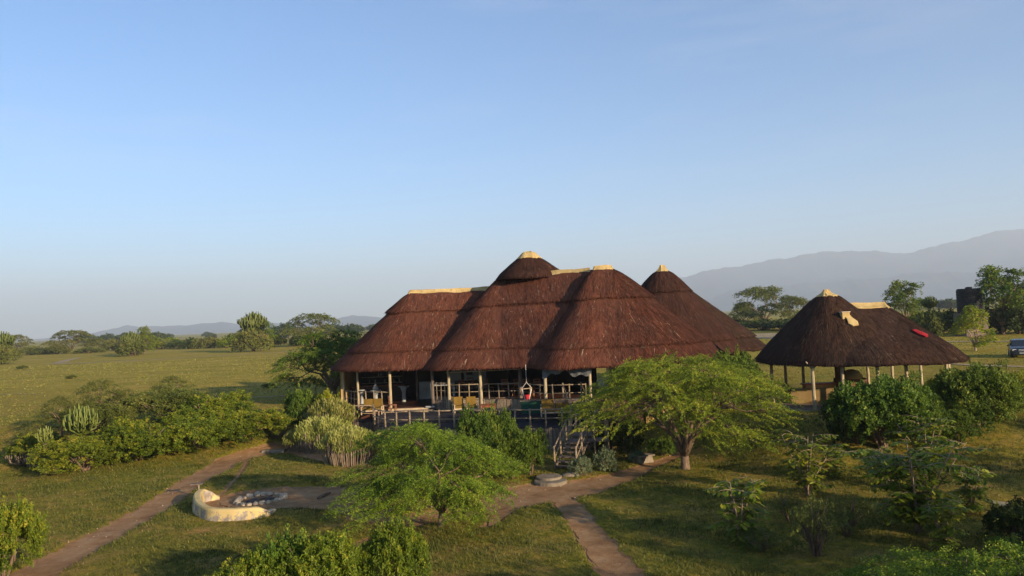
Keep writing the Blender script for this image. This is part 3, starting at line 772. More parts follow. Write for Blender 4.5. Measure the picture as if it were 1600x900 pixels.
arc_wall(13, 61.3, 4.6, 4.2, 0, 350, -.3, 2.8, 'round_wall', Mt['wall_brown'], lodge, n=30)

rd = random.Random(5)
def pole(x, y, z0, z1, r=.075, mat='pole', name='veranda_post', root=None, lean=0.0, parent=None):
    mb = MB(); j = [rd.uniform(-.015, .015) for _ in range(4)]
    mb.tube([(x, y, z0), (x + j[0] + lean * .3, y + j[1], z0 + (z1 - z0) * .35), (x + j[2] + lean * .7, y, z0 + (z1 - z0) * .7), (x + lean, y + j[3], z1)], [r * 1.08, r, r * .95, r * .9], 8)
    return part(mb, name, Mt[mat], root, smooth=True, parent=parent)
POSTS = [(537, 52.0, .075), (559, 50.9, .08), (609, 49.3, .095), (652, 53, .10), (676, 48.75, .10), (701, 48.1, .09), (751, 47.8, .10), (813, 47.2, .12), (852, 45.2, .10), (922, 44.2, .09)]
PX = {}
for px, y, r in POSTS:
    x = at(px, 600, y)[0]; PX[px] = (x, y)
    pole(x, y, FL - .6 if px < 670 else -.6, 2.95 if px < 810 and y > 47.5 else 2.5, r, 'old_wood' if px in (652, 676, 813) else 'pole')
for (x, y) in [(-3.5, 52.5), (-.5, 52.3), (2.5, 51.5), (5, 50.5)]:
    pole(x, y, .5, 3.6, .1, 'darkwood')
def railing(pts, zb, h, spacing, mids=(.45,), name='deck_railing', r=.035, pr=.045, closed=False, mat='rail', root=None, skew=0.0, label=None):
    """posts and rails along a polyline on level zb; each post and rail is a sub-part"""
    P = [Vector((*p, 0)) for p in pts]
    base = MB()
    for a, b in zip(P[:-1], P[1:]):
        base.tube([(a.x, a.y, zb + h), (b.x, b.y, zb + h + rd.uniform(-.01, .01))], r, 6)
    top = part(base, name, Mt[mat], root, smooth=True)
    if label: top['label'] = label
    for m_ in mids:
        for a, b in zip(P[:-1], P[1:]):
            part(MB().tube([(a.x, a.y, zb + h * m_), (b.x, b.y, zb + h * m_ + rd.uniform(-.015, .015))], r * .7, 6), 'rail', Mt[mat], parent=top, smooth=True)
    L = sum((b - a).length for a, b in zip(P[:-1], P[1:])); n = max(1, round(L / spacing)); s = 0; out = []
    for k in range(n + 1):
        d = L * k / n; acc = 0
        for a, b in zip(P[:-1], P[1:]):
            l = (b - a).length
            if acc + l >= d - 1e-6: q = a.lerp(b, (d - acc) / l); break
            acc += l
        jj = rd.uniform(-.03, .03)
        part(MB().tube([(q.x, q.y, zb - .1), (q.x + jj, q.y, zb + h + .06)], [pr, pr * .85], 7), 'rail_post', Mt[mat], parent=top, smooth=True)
    return top
def smooth_line(pts, n=4):
    P = [np.array(p, float) for p in pts]; out = []
    P = [P[0]] + P + [P[-1]]
    for i in range(1, len(P) - 2):
        for k in range(n):
            t = k / n; out.append(tuple(.5 * ((2 * P[i]) + (-P[i - 1] + P[i + 1]) * t + (2 * P[i - 1] - 5 * P[i] + 4 * P[i + 1] - P[i + 2]) * t * t + (-P[i - 1] + 3 * P[i] - 3 * P[i + 1] + P[i + 2]) * t ** 3)))
    out.append(tuple(P[-1])); return out
inner = [(x * 1.0, y + .08) for x, y in DECK]
front = smooth_line(inner[1:9], 2)
railing(front, -.5, .90, .86, (.5,), label='curved railing round the lower deck', r=.04, pr=.055)
railing([inner[0], inner[1]], -.5, .92, .9, (.5,), r=.035)
railing([(-12.25, 48.7), (-12.0, 51.6)], -.5, .92, .7, (.5,), r=.035)
railing([PX[559], PX[609]], FL, .95, .66, (.12, ), r=.035, pr=.05)
railing([PX[537], PX[559]], FL, .95, .4, (.5,), r=.03)
railing([PX[701], PX[751], (PX[813][0] - .1, PX[813][1])], .55, .86, .58, (.5, .03), label='railing along the raised dining floor', r=.036, pr=.042)
railing([PX[813], PX[852], (3.9, 44.9)], .55, .84, .95, (.45,), r=.035)
railing([PX[676], PX[701]], .62, .9, .28, (.5,), r=.03, pr=.03)
# plank skirts, plank by plank
def planks(pts, z0, z1, wdt, name='plank_skirt', mat='old_wood', jag=.05, first=None):
    P = [Vector((*p, 0)) for p in pts]; root = None; k = 0
    for a, b in zip(P[:-1], P[1:]):
        d = b - a; n = max(1, round(d.length / wdt)); ang = math.atan2(d.y, d.x)
        for i in range(n):
            c = a.lerp(b, (i + .5) / n); ww = d.length / n * rd.uniform(.82, .97); j = rd.uniform(-jag, jag)
            mb = MB().box((c.x + rd.uniform(-.008, .008), c.y + rd.uniform(-.02, .02), (z0 + z1 + j) / 2), (ww, .035, z1 - z0 + j), ang, ('Y', rd.uniform(-.012, .012)))
            if root is None: root = part(mb, name, Mt[mat])
            else: part(mb, 'plank', Mt[mat] if rd.random() < .75 else Mt['rail'], parent=root)
            k += 1
    return root
planks(smooth_line(DECK[1:10], 2), -1.95, -.56, .17)
planks([DECK[0], DECK[1]], -1.95, -.56, .19)
planks([(-4.98, 48.78), (-3.75, 48.0)], -.1, .72, .16, jag=.02)
planks([(-3.7, 48.03), (-1.85, 47.73), (.45, 46.73), (1.9, 45.33), (4.3, 44.23)], -.1, .52, .22, jag=.02, mat='rail')
# broad entrance steps
part(MB().box((-6.6, 49.0, -.02), (2.5, .5, .16)), 'entrance_step', Mt['frame'], bevel=.01)
part(MB().box((-6.5, 48.5, -.07), (2.9, .5, .06)), 'entrance_step', Mt['rail'])
part(MB().tube([(-5.55, 48.7, .10), (-5.0, 48.6, .10)], .06, 8), 'entrance_step', Mt['white'])
# roll-up canvas blinds under the eaves
def blind(x0, y0, x1, y1, zt, zb, wave, seed, name='canvas_blind'):
    n = 26; rows = 5; V = []
    for r_i in range(rows + 1):
        for k in range(n + 1):
            t = k / n; q = r_i / rows; hem = zb + wave * math.sin(t * 9 + seed) * .5 + wave * .4 * math.sin(t * 21 + seed)
            z = zt + (hem - zt) * q; d = .05 * math.sin(t * 40 + seed + q * 3) * q + .03 * math.sin(t * 17)
            V.append((x0 + (x1 - x0) * t, y0 + (y1 - y0) * t + d, z))
    idx = np.arange((rows + 1) * (n + 1)).reshape(rows + 1, n + 1)
    F = np.stack([idx[:-1, :-1], idx[1:, :-1], idx[1:, 1:], idx[:-1, 1:]], -1).reshape(-1, 4)
    o = link(name, np_mesh(name, np.array(V), F, Mt['canvas'], smooth=True)); into(o, lodge)
    return o
(xa, ya), (xb, yb), (xc, yc), (xd, yd), (xe, ye) = PX[701], PX[751], PX[813], PX[852], PX[922]
blind(xa + .1, ya - .12, xb - .05, yb - .14, 2.75, 2.22, .03, 1); blind(xb + .05, yb - .14, xc - .1, yc - .12, 2.62, 2.26, .10, 2.2)
part(MB().tube([(xa - .1, ya - .16, 2.18), (xb, yb - .16, 2.2), (xc - .1, yc - .17, 2.26)], .03, 6), 'blind_pole', Mt['frame'], smooth=True)
blind(xd - .15, yd - .14, xe + .1, ye - .14, 2.6, 2.02, .28, 4.1)

# two flights of stairs with rails, and the landing
stairs = empty('wooden_stairs', (2.4, 37, -1.6)); tag(stairs, 'weathered wooden stairs with pole handrails climbing from the round stone step to the deck', 'stairs')
def flight(p0, p1, wid, n, root=stairs, rails=(True, True)):
    p0, p1 = Vector(p0), Vector(p1); d = Vector((p1.x - p0.x, p1.y - p0.y, 0)); L = d.length; dn = d / L; sd_ = Vector((-dn.y, dn.x, 0)); ang = math.atan2(d.y, d.x)
    rise = (p1.z - p0.z) / n
    for i in range(n):
        c = p0.lerp(p1, (i + .5) / n); c.z = p0.z + rise * (i + 1)
        part(MB().box((c.x, c.y, c.z - .025), (L / n * 1.05, wid, .05), ang, ('Y', rd.uniform(-.02, .02))), 'tread', Mt['old_wood'], root)
    for s in (-1, 1):
        o = sd_ * s * (wid / 2 + .03)
        a, b = p0 + o, p1 + o
        mb = MB().poly([a + Vector((0, 0, -.02)), a + Vector((0, 0, .22)), b + Vector((0, 0, .02)), b + Vector((0, 0, -.24)),
                        a + Vector((0, 0, -.02)) + o * .08, a + Vector((0, 0, .22)) + o * .08, b + Vector((0, 0, .02)) + o * .08, b + Vector((0, 0, -.24)) + o * .08],
                       [(0, 1, 2, 3), (7, 6, 5, 4), (0, 4, 5, 1), (1, 5, 6, 2), (2, 6, 7, 3), (3, 7, 4, 0)])
        mm = MB(); mm = mb if isinstance(mb, MB) else mm
    for s, on in zip((-1, 1), rails):
        o = sd_ * s * (wid / 2 + .03); a, b = p0 + o, p1 + o
        m2 = MB().tube([a + Vector((0, 0, .05)), b + Vector((0, 0, -.05))], .06, 6); part(m2, 'stringer', Mt['old_wood'], root)
        if not on: continue
        part(MB().tube([a + Vector((0, 0, .95)), b + Vector((0, 0, .95))], .035, 6), 'handrail', Mt['rail'], root, smooth=True)
        part(MB().tube([a + Vector((0, 0, .5)), b + Vector((0, 0, .5))], .028, 6), 'handrail', Mt['rail'], root, smooth=True)
        for q in (0, .5, 1):
            c = a.lerp(b, q); part(MB().tube([c + Vector((0, 0, -.15)), c + Vector((0, 0, 1.05))], .05, 7), 'newel_post', Mt['rail'], root, smooth=True)
_p = MB.poly
flight((2.05, 35.9, -1.62), (2.75, 38.0, -.72), .95, 6)
part(MB().box((3.35, 38.55, -.75), (1.9, 1.1, .06)), 'landing', Mt['old_wood'], stairs)
for x, y in ((2.95, 38.05), (4.25, 38.05), (4.25, 39.05), (2.5, 39.05), (3.6, 38.05)):
    part(MB().tube([(x, y, -1.8), (x, y, .22)], .05, 7), 'newel_post', Mt['rail'], stairs, smooth=True)
for z in (.15, -.25): part(MB().tube([(2.95, 38.05, z), (4.25, 38.05, z)], .035, 6), 'handrail', Mt['rail'], stairs, smooth=True); part(MB().tube([(4.25, 38.05, z), (4.25, 39.05, z)], .035, 6), 'handrail', Mt['rail'], stairs, smooth=True)
flight((3.1, 39.1, -.72), (3.7, 41.3, -.48), .95, 2)
flight((3.4, 43.0, -.5), (3.1, 44.6, .5), 1.0, 5)
# posts and cross braces under the deck at right
for (a, b) in [((4.6, 41.4), (6.4, 42.2)), ]:
    railing([a, b], -.5, .95, .6, (.5,))
for i, x in enumerate((2.9, 3.3, 4.8, 5.3, 5.9)):
    y = 41.5; part(MB().tube([(x, y, -1.8), (x + rd.uniform(-.5, .5), y - .1, -.4)], .045, 6), 'brace', Mt['rail'], smooth=True)

# ------------------------------------------------------------------ furniture on the veranda
def chair(name, loc, rz, label, wood='chairwood', group='wooden dining chairs on the raised floor'):
    t = empty(name, loc, rz); tag(t, label, 'chair', group)
    def p(mb, nm, m=wood): o = mb.build(nm, Mt[m], t); return o
    p(MB().box((0, 0, .45), (.44, .42, .04)), 'seat')
    for sx in (-.19, .19):
        p(MB().box((sx, -.18, .215), (.04, .04, .43)), 'leg'); p(MB().box((sx, .18, .215), (.04, .04, .43)), 'leg')
        p(MB().box((sx, .20, .74), (.04, .035, .56), 0, ('X', -.06)), 'back_post')
    for z in (.70, .84, .99): p(MB().box((0, .205 + (z - .5) * .05, z), (.36, .02, .07)), 'back_slat')
    return t
CH = [(790, 49.0, 2.9, 'wooden dining chair left of the group behind the middle railing'), (806, 48.6, -2.8, 'wooden dining chair just left of the thick dark post'),
      (822, 48.7, 3.1, 'wooden dining chair just right of the thick dark post'), (838, 48.2, -3.0, 'wooden dining chair behind the hanging hammock chair'),
      (765, 50.4, 2.0, 'wooden dining chair deep in shade right of the second light post'), (722, 50.3, 3.0, 'wooden dining chair deep in shade in front of the white wall'),
      (737, 51.2, .4, 'wooden dining chair facing out by the white wall')]
for px, y, rz, lab in CH: chair('dining_chair', (at(px, 600, y)[0], y, .55), rz, lab)
def table(name, x, y, z, sx, sy, h, m, label, rz=0):
    t = empty(name, (x, y, z), rz); tag(t, label, 'table')
    MB().box((0, 0, h - .03), (sx, sy, .06)).build('tabletop', Mt[m], t, bevel=.008)
    for a in (-1, 1):
        for b in (-1, 1): MB().box((a * (sx / 2 - .07), b * (sy / 2 - .07), (h - .06) / 2), (.07, .07, h - .06)).build('leg', Mt[m], t)
    MB().box((0, -sy / 2 + .06, h - .12), (sx - .2, .03, .1)).build('apron', Mt[m], t)
    return t
table('dining_table', at(798, 600, 50)[0], 49.9, .55, 1.6, .9, .75, 'darkwood', 'dark dining table among the wooden chairs right of the middle posts')
table('dining_table', at(730, 600, 52)[0], 52.2, .55, 1.8, .9, .76, 'darkwood', 'dark dining table in front of the white inner wall')
table('dining_table', at(692, 600, 50)[0], 49.9, .55, 1.5, .8, .9, 'white', 'pale topped table behind the plank panel')
table('coffee_table', at(763, 634, 46.2)[0], 46.0, -.1, .85, .6, .5, 'orange', 'low orange table on the deck right of the cushioned chairs')
def sofa(name, px, y, wdt, label, rz=0, cat='sofa', z=-.1):
    t = empty(name, (at(px, 640, y)[0], y, z), rz); tag(t, label, cat, 'ochre cushioned seats on the deck')
    def p(mb, nm, m, bv=0): return mb.build(nm, Mt[m], t, bevel=bv)
    p(MB().box((0, .05, .22), (wdt, .72, .08)), 'seat_frame', 'frame')
    for a in (-1, 1):
        p(MB().box((a * (wdt / 2 + .03), .02, .45), (.07, .75, .05)), 'armrest', 'frame')
        p(MB().box((a * (wdt / 2 + .03), -.3, .22), (.06, .06, .44)), 'leg', 'frame'); p(MB().box((a * (wdt / 2 + .03), .35, .22), (.06, .06, .44)), 'leg', 'frame')
    n = 2 if wdt > .9 else 1
    for i in range(n):
        cx = (i - (n - 1) / 2) * wdt / n
        p(MB().box((cx, .0, .33), (wdt / n - .02, .66, .14)), 'seat_cushion', 'ochre', .03)
        p(MB().box((cx, .30, .62), (wdt / n - .02, .15, .52), 0, ('X', -.15)), 'back_cushion', 'ochre', .03)
    return t
sofa('cushioned_sofa', 582, 47.9, 1.15, 'ochre two seat sofa on the deck beside the left posts')
sofa('cushioned_chair', 717.5, 46.9, .58, 'ochre cushioned armchair, left one of the pair before the plank skirt', cat='armchair', rz=.25)
sofa('cushioned_chair', 737.5, 46.7, .58, 'ochre cushioned armchair, right one of the pair beside the orange table', cat='armchair', rz=.2)
# folding chair by the entrance
t = chair('folding_chair', (at(611, 625, 48.6)[0] + .1, 48.5, -.1), 1.9, 'reddish wooden chair beside the post at the entrance steps', group=None)
# bar counter and pedestals inside the left end
t = empty('bar_counter', (-9.3, 54.2, FL)); tag(t, 'dark bar counter inside the left end of the veranda', 'counter')
MB().box((0, 0, .5), (3.4, .6, 1.0)).build('cabinet', Mt['darkwood'], t); MB().box((0, -.05, 1.03), (3.6, .8, .06)).build('countertop', Mt['chairwood'], t)
MB().box((0, 1.6, 1.5), (3.0, .3, 2.6)).build('shelf_unit', Mt['darkwood'], t)
rb2 = random.Random(3)
for r_i in range(3):
    MB().box((0, 1.4, 1.1 + r_i * .42), (2.8, .25, .03)).build('shelf', Mt['frame'], t)
    for k in range(13):
        b = MB().lathe((-1.3 + k * .21 + rb2.uniform(-.03, .03), 54.2 - 54.2 + 1.38, 1.115 + r_i * .42), [(.035, 0), (.037, .14), (.014, .2), (.014, .26)], 8).build('glassware', Mt['white' if rb2.random() < .35 else 'glass'], None)
        b.location = (-9.3, 54.2, FL); tag(b, 'small bottle standing on the shelves behind the bar counter', 'bottle', 'bottles behind the bar')
def pedestal(px, y, label, r=.22, h=.95):
    t = empty('pedestal_table', (at(px, 610, y)[0], y, FL)); tag(t, label, 'table', 'white pedestals under the left roof')
    MB().lathe((0, 0, 0), [(r * .8, 0), (r * .55, .1), (r * .5, h * .6), (r * 1.0, h * .92)], 18).build('pedestal', Mt['white'], t, smooth=True)
    MB().lathe((0, 0, h * .92), [(r * 1.5, 0), (r * 1.55, .03), (r * 1.5, .06)], 20).build('tabletop', Mt['white'], t)
pedestal(587, 51.8, 'white flared pedestal table between the two left posts')
pedestal(631, 53.0, 'white round pedestal right of the third post', .25, 1.05); pedestal(565, 52.6, 'white pedestal beside the yellow end wall', .2, .95)
o = MB().lathe((0, 0, 0), [(.2, 0), (.19, .1), (.1, .3), (.03, .42)], 16).build('lamp_shade', Mt['white'], None, smooth=True); o.location = (at(587, 610, 51.8)[0], 51.8, FL + .95)
tag(o, 'whitish cone lampshade standing on the flared pedestal table', 'lamp')
t = empty('white_cabinet', (at(667, 600, 54)[0], 54, FL)); tag(t, 'white cabinet in the dark interior left of the plank panel', 'cabinet')
MB().box((0, 0, .6), (1.0, .5, 1.15)).build('cabinet', Mt['white'], t); MB().box((-.25, -.26, .6), (.46, .02, 1.0)).build('door', Mt['white'], t); MB().box((.25, -.26, .6), (.46, .02, 1.0)).build('door', Mt['white'], t)
t = empty('picture', (-3.2, 55.1, 1.75)); tag(t, 'small dark framed picture on the white inner wall', 'picture')
MB().box((0, 0, 0), (.42, .04, .5)).build('frame', Mt['darkwood'], t); MB().box((0, -.025, 0), (.3, .01, .38)).build('print', Mt['wall_brown'], t)
# green bar front and ochre lounge at the right of the deck
t = empty('green_counter', (at(838, 630, 44.8)[0], 44.9, -.1)); tag(t, 'dark green counter on the deck behind the hammock chair', 'counter')
MB().box((0, 0, .35), (1.7, .5, .7)).build('cabinet', Mt['green'], t, bevel=.01); MB().box((0, 0, .72), (1.8, .6, .05)).build('countertop', Mt['old_wood'], t)
MB().box((.35, -.262, .45), (.3, .02, .1)).build('plaque', Mt['frame'], t)
t = sofa('daybed', 868, 43.2, 1.5, 'olive ochre daybed on the deck right of the green counter', z=-.1)
table('deck_table', at(885, 620, 43.6)[0], 43.7, -.1, 1.5, .7, .85, 'old_wood', 'weathered grey table at the right end of the deck')
# hammock chair hanging from the eave
hx, hy = at(823, 610, 45.4)[0], 45.4
t = empty('hammock_chair', (hx, hy, 2.6)); tag(t, 'white and red striped hanging hammock chair below the eave', 'hammock')
MB().tube([(0, 0, 0), (0, 0, -1.0)], .012, 5).build('rope', Mt['hammock'], t)
MB().tube([(-.3, 0, -1.38), (.3, 0, -1.34)], .025, 6).build('spreader_bar', Mt['frame'], t)
MB().tube([(0, 0, -1.0), (-.3, 0, -1.38)], .012, 5).build('rope', Mt['hammock'], t); MB().tube([(0, 0, -1.0), (.3, 0, -1.34)], .012, 5).build('rope', Mt['hammock'], t)
def sling(u0_, u1_, mat, nm, q0=0.0):
    V = []; n = 12; m = 6
    for i in range(n + 1):
        for j in range(m + 1):
            q = q0 + (1 - q0) * i / n; uu = u0_ + (u1_ - u0_) * j / m
            wdt = .27 * (1 - q) + .02; V.append((uu * wdt, -.18 * math.sin(q * math.pi) * (1 - uu * uu), -1.38 - 1.05 * q))
    idx = np.arange((n + 1) * (m + 1)).reshape(n + 1, m + 1); F = np.stack([idx[:-1, :-1], idx[1:, :-1], idx[1:, 1:], idx[:-1, 1:]], -1).reshape(-1, 4)
    return link(nm, np_mesh(nm, np.array(V), F, mat, smooth=True), t)
sling(-1.0, -.8, Mt['hammock'], 'fabric_edge'); sling(.85, 1.05, Mt['hammock'], 'fabric_edge'); s_ = sling(-.7, .9, Mt['red'], 'red_fabric', .3)

# ------------------------------------------------------------------ pavilion body
part(MB().lathe((19.4, 44.7, -.35), [(6.6, 0), (6.6, .28)], 36), 'floor_slab', Mt['concrete'], pav)
PP = [(1207, 44.6), (1271, 41.0), (1317, 40.6), (1372, 40.2), (1417, 40.4), (1480, 42.2), (1484, 46.5), (1228, 47.8), (1256, 48.8), (1310, 49.6), (1357, 49.6), (1395, 49.4), (1440, 48.9)]
for px, y in PP:
    x = at(px, 600, y)[0]; pole(x, y, -.45, 2.36 if y < 43 else 2.6, .09, name='pavilion_post', root=pav)
    for s in (-1, 1): part(MB().tube([(x, y, 1.95), (x + .33 * s, y, 2.38)], .04, 6), 'bracket', Mt['pole'], pav, smooth=True)
def seg_box(px0, y0, px1, y1, h, th, name, mat):
    a = Vector((at(px0, 600, y0)[0], y0, 0)); b = Vector((at(px1, 600, y1)[0], y1, 0)); d = b - a; m_ = (a + b) / 2
    return part(MB().box((m_.x, m_.y, -.1 + h / 2), (d.length, th, h), math.atan2(d.y, d.x)), name, Mt[mat], pav, bevel=.01)
seg_box(1235, 44.0, 1306, 43.4, .85, .2, 'low_wall', 'wall_shaded'); seg_box(1224, 47.6, 1236, 44.0, .85, .2, 'low_wall', 'wall_shaded')
seg_box(1306, 43.4, 1340, 42.6, .85, .2, 'low_wall', 'wall_shaded')
part(MB().box((at(1280, 600, 46.4)[0], 46.4, .72), (1.9, .8, .07), -.05), 'counter_top', Mt['orange'], pav)
part(MB().box((at(1280, 600, 46.4)[0], 46.4, .3), (1.7, .6, .8), -.05), 'counter', Mt['wall_yellow'], pav)
bx, by = at(1312, 600, 46)[0], 46.0
t = empty('brick_oven', (bx + .6, by, -.1)); tag(t, 'domed red brick oven under the pavilion roof', 'oven')
MB().box((0, 0, .55), (1.5, 1.0, 1.1)).build('base', Mt['brick'], t); MB().lathe((.1, 0, 1.08), [(.62, 0), (.58, .2), (.4, .42), (.12, .52)], 16).build('dome', Mt['wall_yellow'], t, smooth=True)
MB().box((-.55, 0, 1.7), (.42, .42, 1.3)).build('flue', Mt['brick'], t)
# chimney and red cloth on the roof
ch = empty('roof_chimney', (17.75, 42.55, 4.0)); tag(ch, 'short pale plastered chimney stub on the front slope of the pavilion roof', 'chimney')
MB().box((-.06, .05, .42), (.40, .36, .80)).build('stack', Mt['cap'], ch, bevel=.02); MB().box((-.06, .05, .83), (.46, .42, .05)).build('coping', Mt['stone'], ch, bevel=.01)
V = []
def on_roof(rf, k, t, off): P, n, u, v = rf.surf(np.array([k]), np.array([t]), np.array([off])); return P[0], n[0]
def roof_patch(rf, kx0, kx1, outline, off, mat, name, label, cat, root=None):
    """a thin sheet lying on the roof. outline = list of (k, t)"""
    P = [on_roof(rf, k, t, off)[0] for k, t in outline]; n = on_roof(rf, np.mean([k for k, t in outline]), np.mean([t for k, t in outline]), off)[1]
    m = len(P); c = np.mean(P, axis=0); mb = MB()
    top = P + [c + n * .03]; bot = [p - n * .06 for p in P]
    mb.poly(top + bot, [(i, (i + 1) % m, m) for i in range(m)] + [(i, m + 1 + i, m + 1 + (i + 1) % m, (i + 1) % m) for i in range(m)])
    o = mb.build(name, mat, root); return o
def k_at_x(rf, x, t):
    ks = np.arange(0, rf.n // 2, .1); P = rf.pos(ks, np.full_like(ks, t))[0]; return float(ks[np.argmin(np.abs(P[:, 0] - x))])
def k_t(rf, x, t): return (k_at_x(rf, x, t), t)
ol = [k_t(Pa, x, t) for x, t in [(17.58, .43), (17.92, .42), (17.98, .47), (18.14, .52), (18.10, .565), (17.80, .57), (17.64, .54), (17.68, .48)]]
fl = roof_patch(Pa, 0, 0, ol, .20, Mt['cap'], 'flashing', None, None); into(fl, ch)
ol = [k_t(Pb, x, t) for x, t in [(20.78, .54), (20.98, .53), (21.2, .59), (21.32, .63), (21.25, .66), (21.1, .665), (20.98, .63), (20.88, .60)]]
rc_ = roof_patch(Pb, 0, 0, ol, .22, Mt['red'], 'red_cloth', None, None); tag(rc_, 'small crimson cloth lying on the right slope of the pavilion roof', 'cloth')

# ------------------------------------------------------------------ garden things
# curved yellow bench wall round the fire clearing
wl = [(432, 797), (420, 806), (395, 811), (360, 814), (325, 813), (306, 804), (302, 792), (310, 782), (330, 777), (343, 775)]
wp = []
for (px, py) in wl: wp.append(ground_at(px, py))
wp = smooth_line([tuple(p) for p in wp], 6); n = len(wp)
mb = MB(); P = np.array(wp); T = np.gradient(P, axis=0); T /= np.linalg.norm(T, axis=1)[:, None]; Nn = np.stack([-T[:, 1], T[:, 0]], 1)
cen = P.mean(axis=0); sgn = np.sign(((cen - P) * Nn).sum(1).mean())
prof = [(-.05, -.15), (0, .38), (.02, .43), (.06, .46), (.25, .46), (.29, .43), (.31, .36), (.31, -.15)]
V = []; Fc_ = []
for i in range(n):
    t = i / (n - 1); hh = (.30 + .70 * float(ss(t / .22))) * (.12 + .88 * float(ss((1 - t) / .22))); wd = 1.0
    for (o_, z) in prof:
        q = P[i] + Nn[i] * sgn * o_ * wd; gz = -1.72
        V.append((q[0], q[1], gz + (z * hh if z > 0 else z)))
m_ = len(prof)
for i in range(n - 1):
    for j in range(m_ - 1): Fc_.append((i * m_ + j, i * m_ + j + 1, (i + 1) * m_ + j + 1, (i + 1) * m_ + j))
Fc_.append(tuple(range(m_))[::-1]); Fc_.append(tuple((n - 1) * m_ + j for j in range(m_)))
mb.v = V; mb.f = Fc_
bw = mb.build('bench_wall', Mt['bench'], None, smooth=False); tag(bw, 'low curved yellow plastered bench wall, worn grey on its outside, beside the stone fire ring', 'wall')
# fire ring stones
rs = random.Random(8)
def stone_mesh(seed):
    bm = bmesh.new(); bmesh.ops.create_icosphere(bm, subdivisions=2, radius=1); r3 = random.Random(seed)
    ax = (r3.uniform(.8, 1.2), r3.uniform(.8, 1.1), r3.uniform(.65, .85)); ph = [r3.uniform(0, 6) for _ in range(6)]
    for v in bm.verts:
        k = 1 + .10 * math.sin(3 * v.co.x + ph[0]) + .09 * math.sin(4 * v.co.y + ph[1]) + .08 * math.sin(3.5 * v.co.z + ph[2] + 2 * v.co.x)
        v.co = Vector((v.co.x * ax[0], v.co.y * ax[1], v.co.z * ax[2])) * k
    me = bpy.data.meshes.new('stone'); bm.to_mesh(me); bm.free(); me.materials.append(Mt['stone']); me.polygons.foreach_set('use_smooth', [True] * len(me.polygons)); return me
SM = [stone_mesh(i) for i in range(6)]
fc = ground_at(408, 779)
for k in range(21):
    a = 2 * math.pi * k / 21 + rs.uniform(-.06, .06)
    x = fc[0] + .92 * math.cos(a); y = fc[1] + 1.0 * math.sin(a); s = rs.uniform(.095, .145)
    o = link('fire_ring_stone', SM[k % 6], None, (x, y, float(H(x, y)) + s * .55)); o.rotation_euler = (rs.uniform(-.3, .3), rs.uniform(-.3, .3), rs.uniform(0, 6)); o.scale = (s * 1.15, s * 1.1, s * 1.15)
    tag(o, 'pale rounded stone in the ring around the ash of the fire pit', 'stone', 'stones ringing the fire pit')
o = MB().lathe((fc[0], fc[1], float(H(fc[0], fc[1])) + .02), [(.62, 0), (.45, .03), (.15, .05)], 20).build('ash_heap', Mt['ash'], None, smooth=True); tag(o, 'black ash and charcoal inside the ring of pale stones', 'ash')
for i, (a, l) in enumerate([(.3, .9), (1.6, .7)]):
    pass
t = MB().tube([(fc[0] - .1, fc[1] - .2, -1.66), (fc[0] + .2, fc[1] + .05, -1.62), (fc[0] + .45, fc[1] + .1, -1.60)], [.05, .05, .04], 7).build('burnt_log', Mt['ash'], None, smooth=True); tag(t, 'short charred log lying in the fire ring', 'log')
g1, g2 = G(497, 778), G(516, 770)
t = MB().tube([(*g1[:2], g1[2] + .07), ((g1[0] + g2[0]) / 2, (g1[1] + g2[1]) / 2, g1[2] + .10), (*g2[:2], g2[2] + .09)], [.06, .07, .04], 7).build('log', Mt['bark'], None, smooth=True); tag(t, 'thin brown log lying on the bare ground right of the fire ring', 'log')
# little post with board behind the wall
g = G(311, 776)
t = empty('bird_table', g); tag(t, 'short post with a small flat board on top beside the dirt path', 'post')
MB().tube([(0, 0, -.1), (0, 0, .52)], .045, 7).build('post', Mt['rail'], t, smooth=True); MB().box((-.08, 0, .54), (.5, .26, .04), .2).build('board', Mt['old_wood'], t)
# slab by the pale shrubs, block at right, round steps
g = G(428, 704); o = MB().box((g[0], g[1], g[2] + .05), (1.25, .55, .2), .05).build('concrete_slab', Mt['concrete'], None, bevel=.03); tag(o, 'low concrete slab where the dirt path meets the pale shrubs', 'slab')
g = G(1005, 722); t = empty('stone_block', g); tag(t, 'squared concrete block at the bed left of the forked acacia trunk', 'block')
MB().box((0, 0, .14), (.85, .5, .32), .45, taper=.9).build('block', Mt['concrete'], t, bevel=.02); MB().box((0, 0, .32), (.95, .6, .06), .45).build('capstone', Mt['concrete'], t, bevel=.012)
g = G(860, 752); t = empty('round_step', g); tag(t, 'round concrete steps at the foot of the wooden stairs', 'steps')
MB().lathe((0, 0, 0), [(.70, -.1), (.70, .05), (.66, .07)], 28).build('lower_step', Mt['concrete'], t); MB().lathe((-.05, .38, .07), [(.56, -.1), (.56, .08), (.52, .10)], 28).build('upper_step', Mt['concrete'], t)
SG = SM[2].copy(); SG.materials.clear(); SG.materials.append(Mt['concrete'])
g = G(890, 743); o = link('stone', SG, None, (g[0], g[1], g[2] + .02)); o.scale = (.38, .26, .16); tag(o, 'flat grey stone right of the round steps', 'stone')

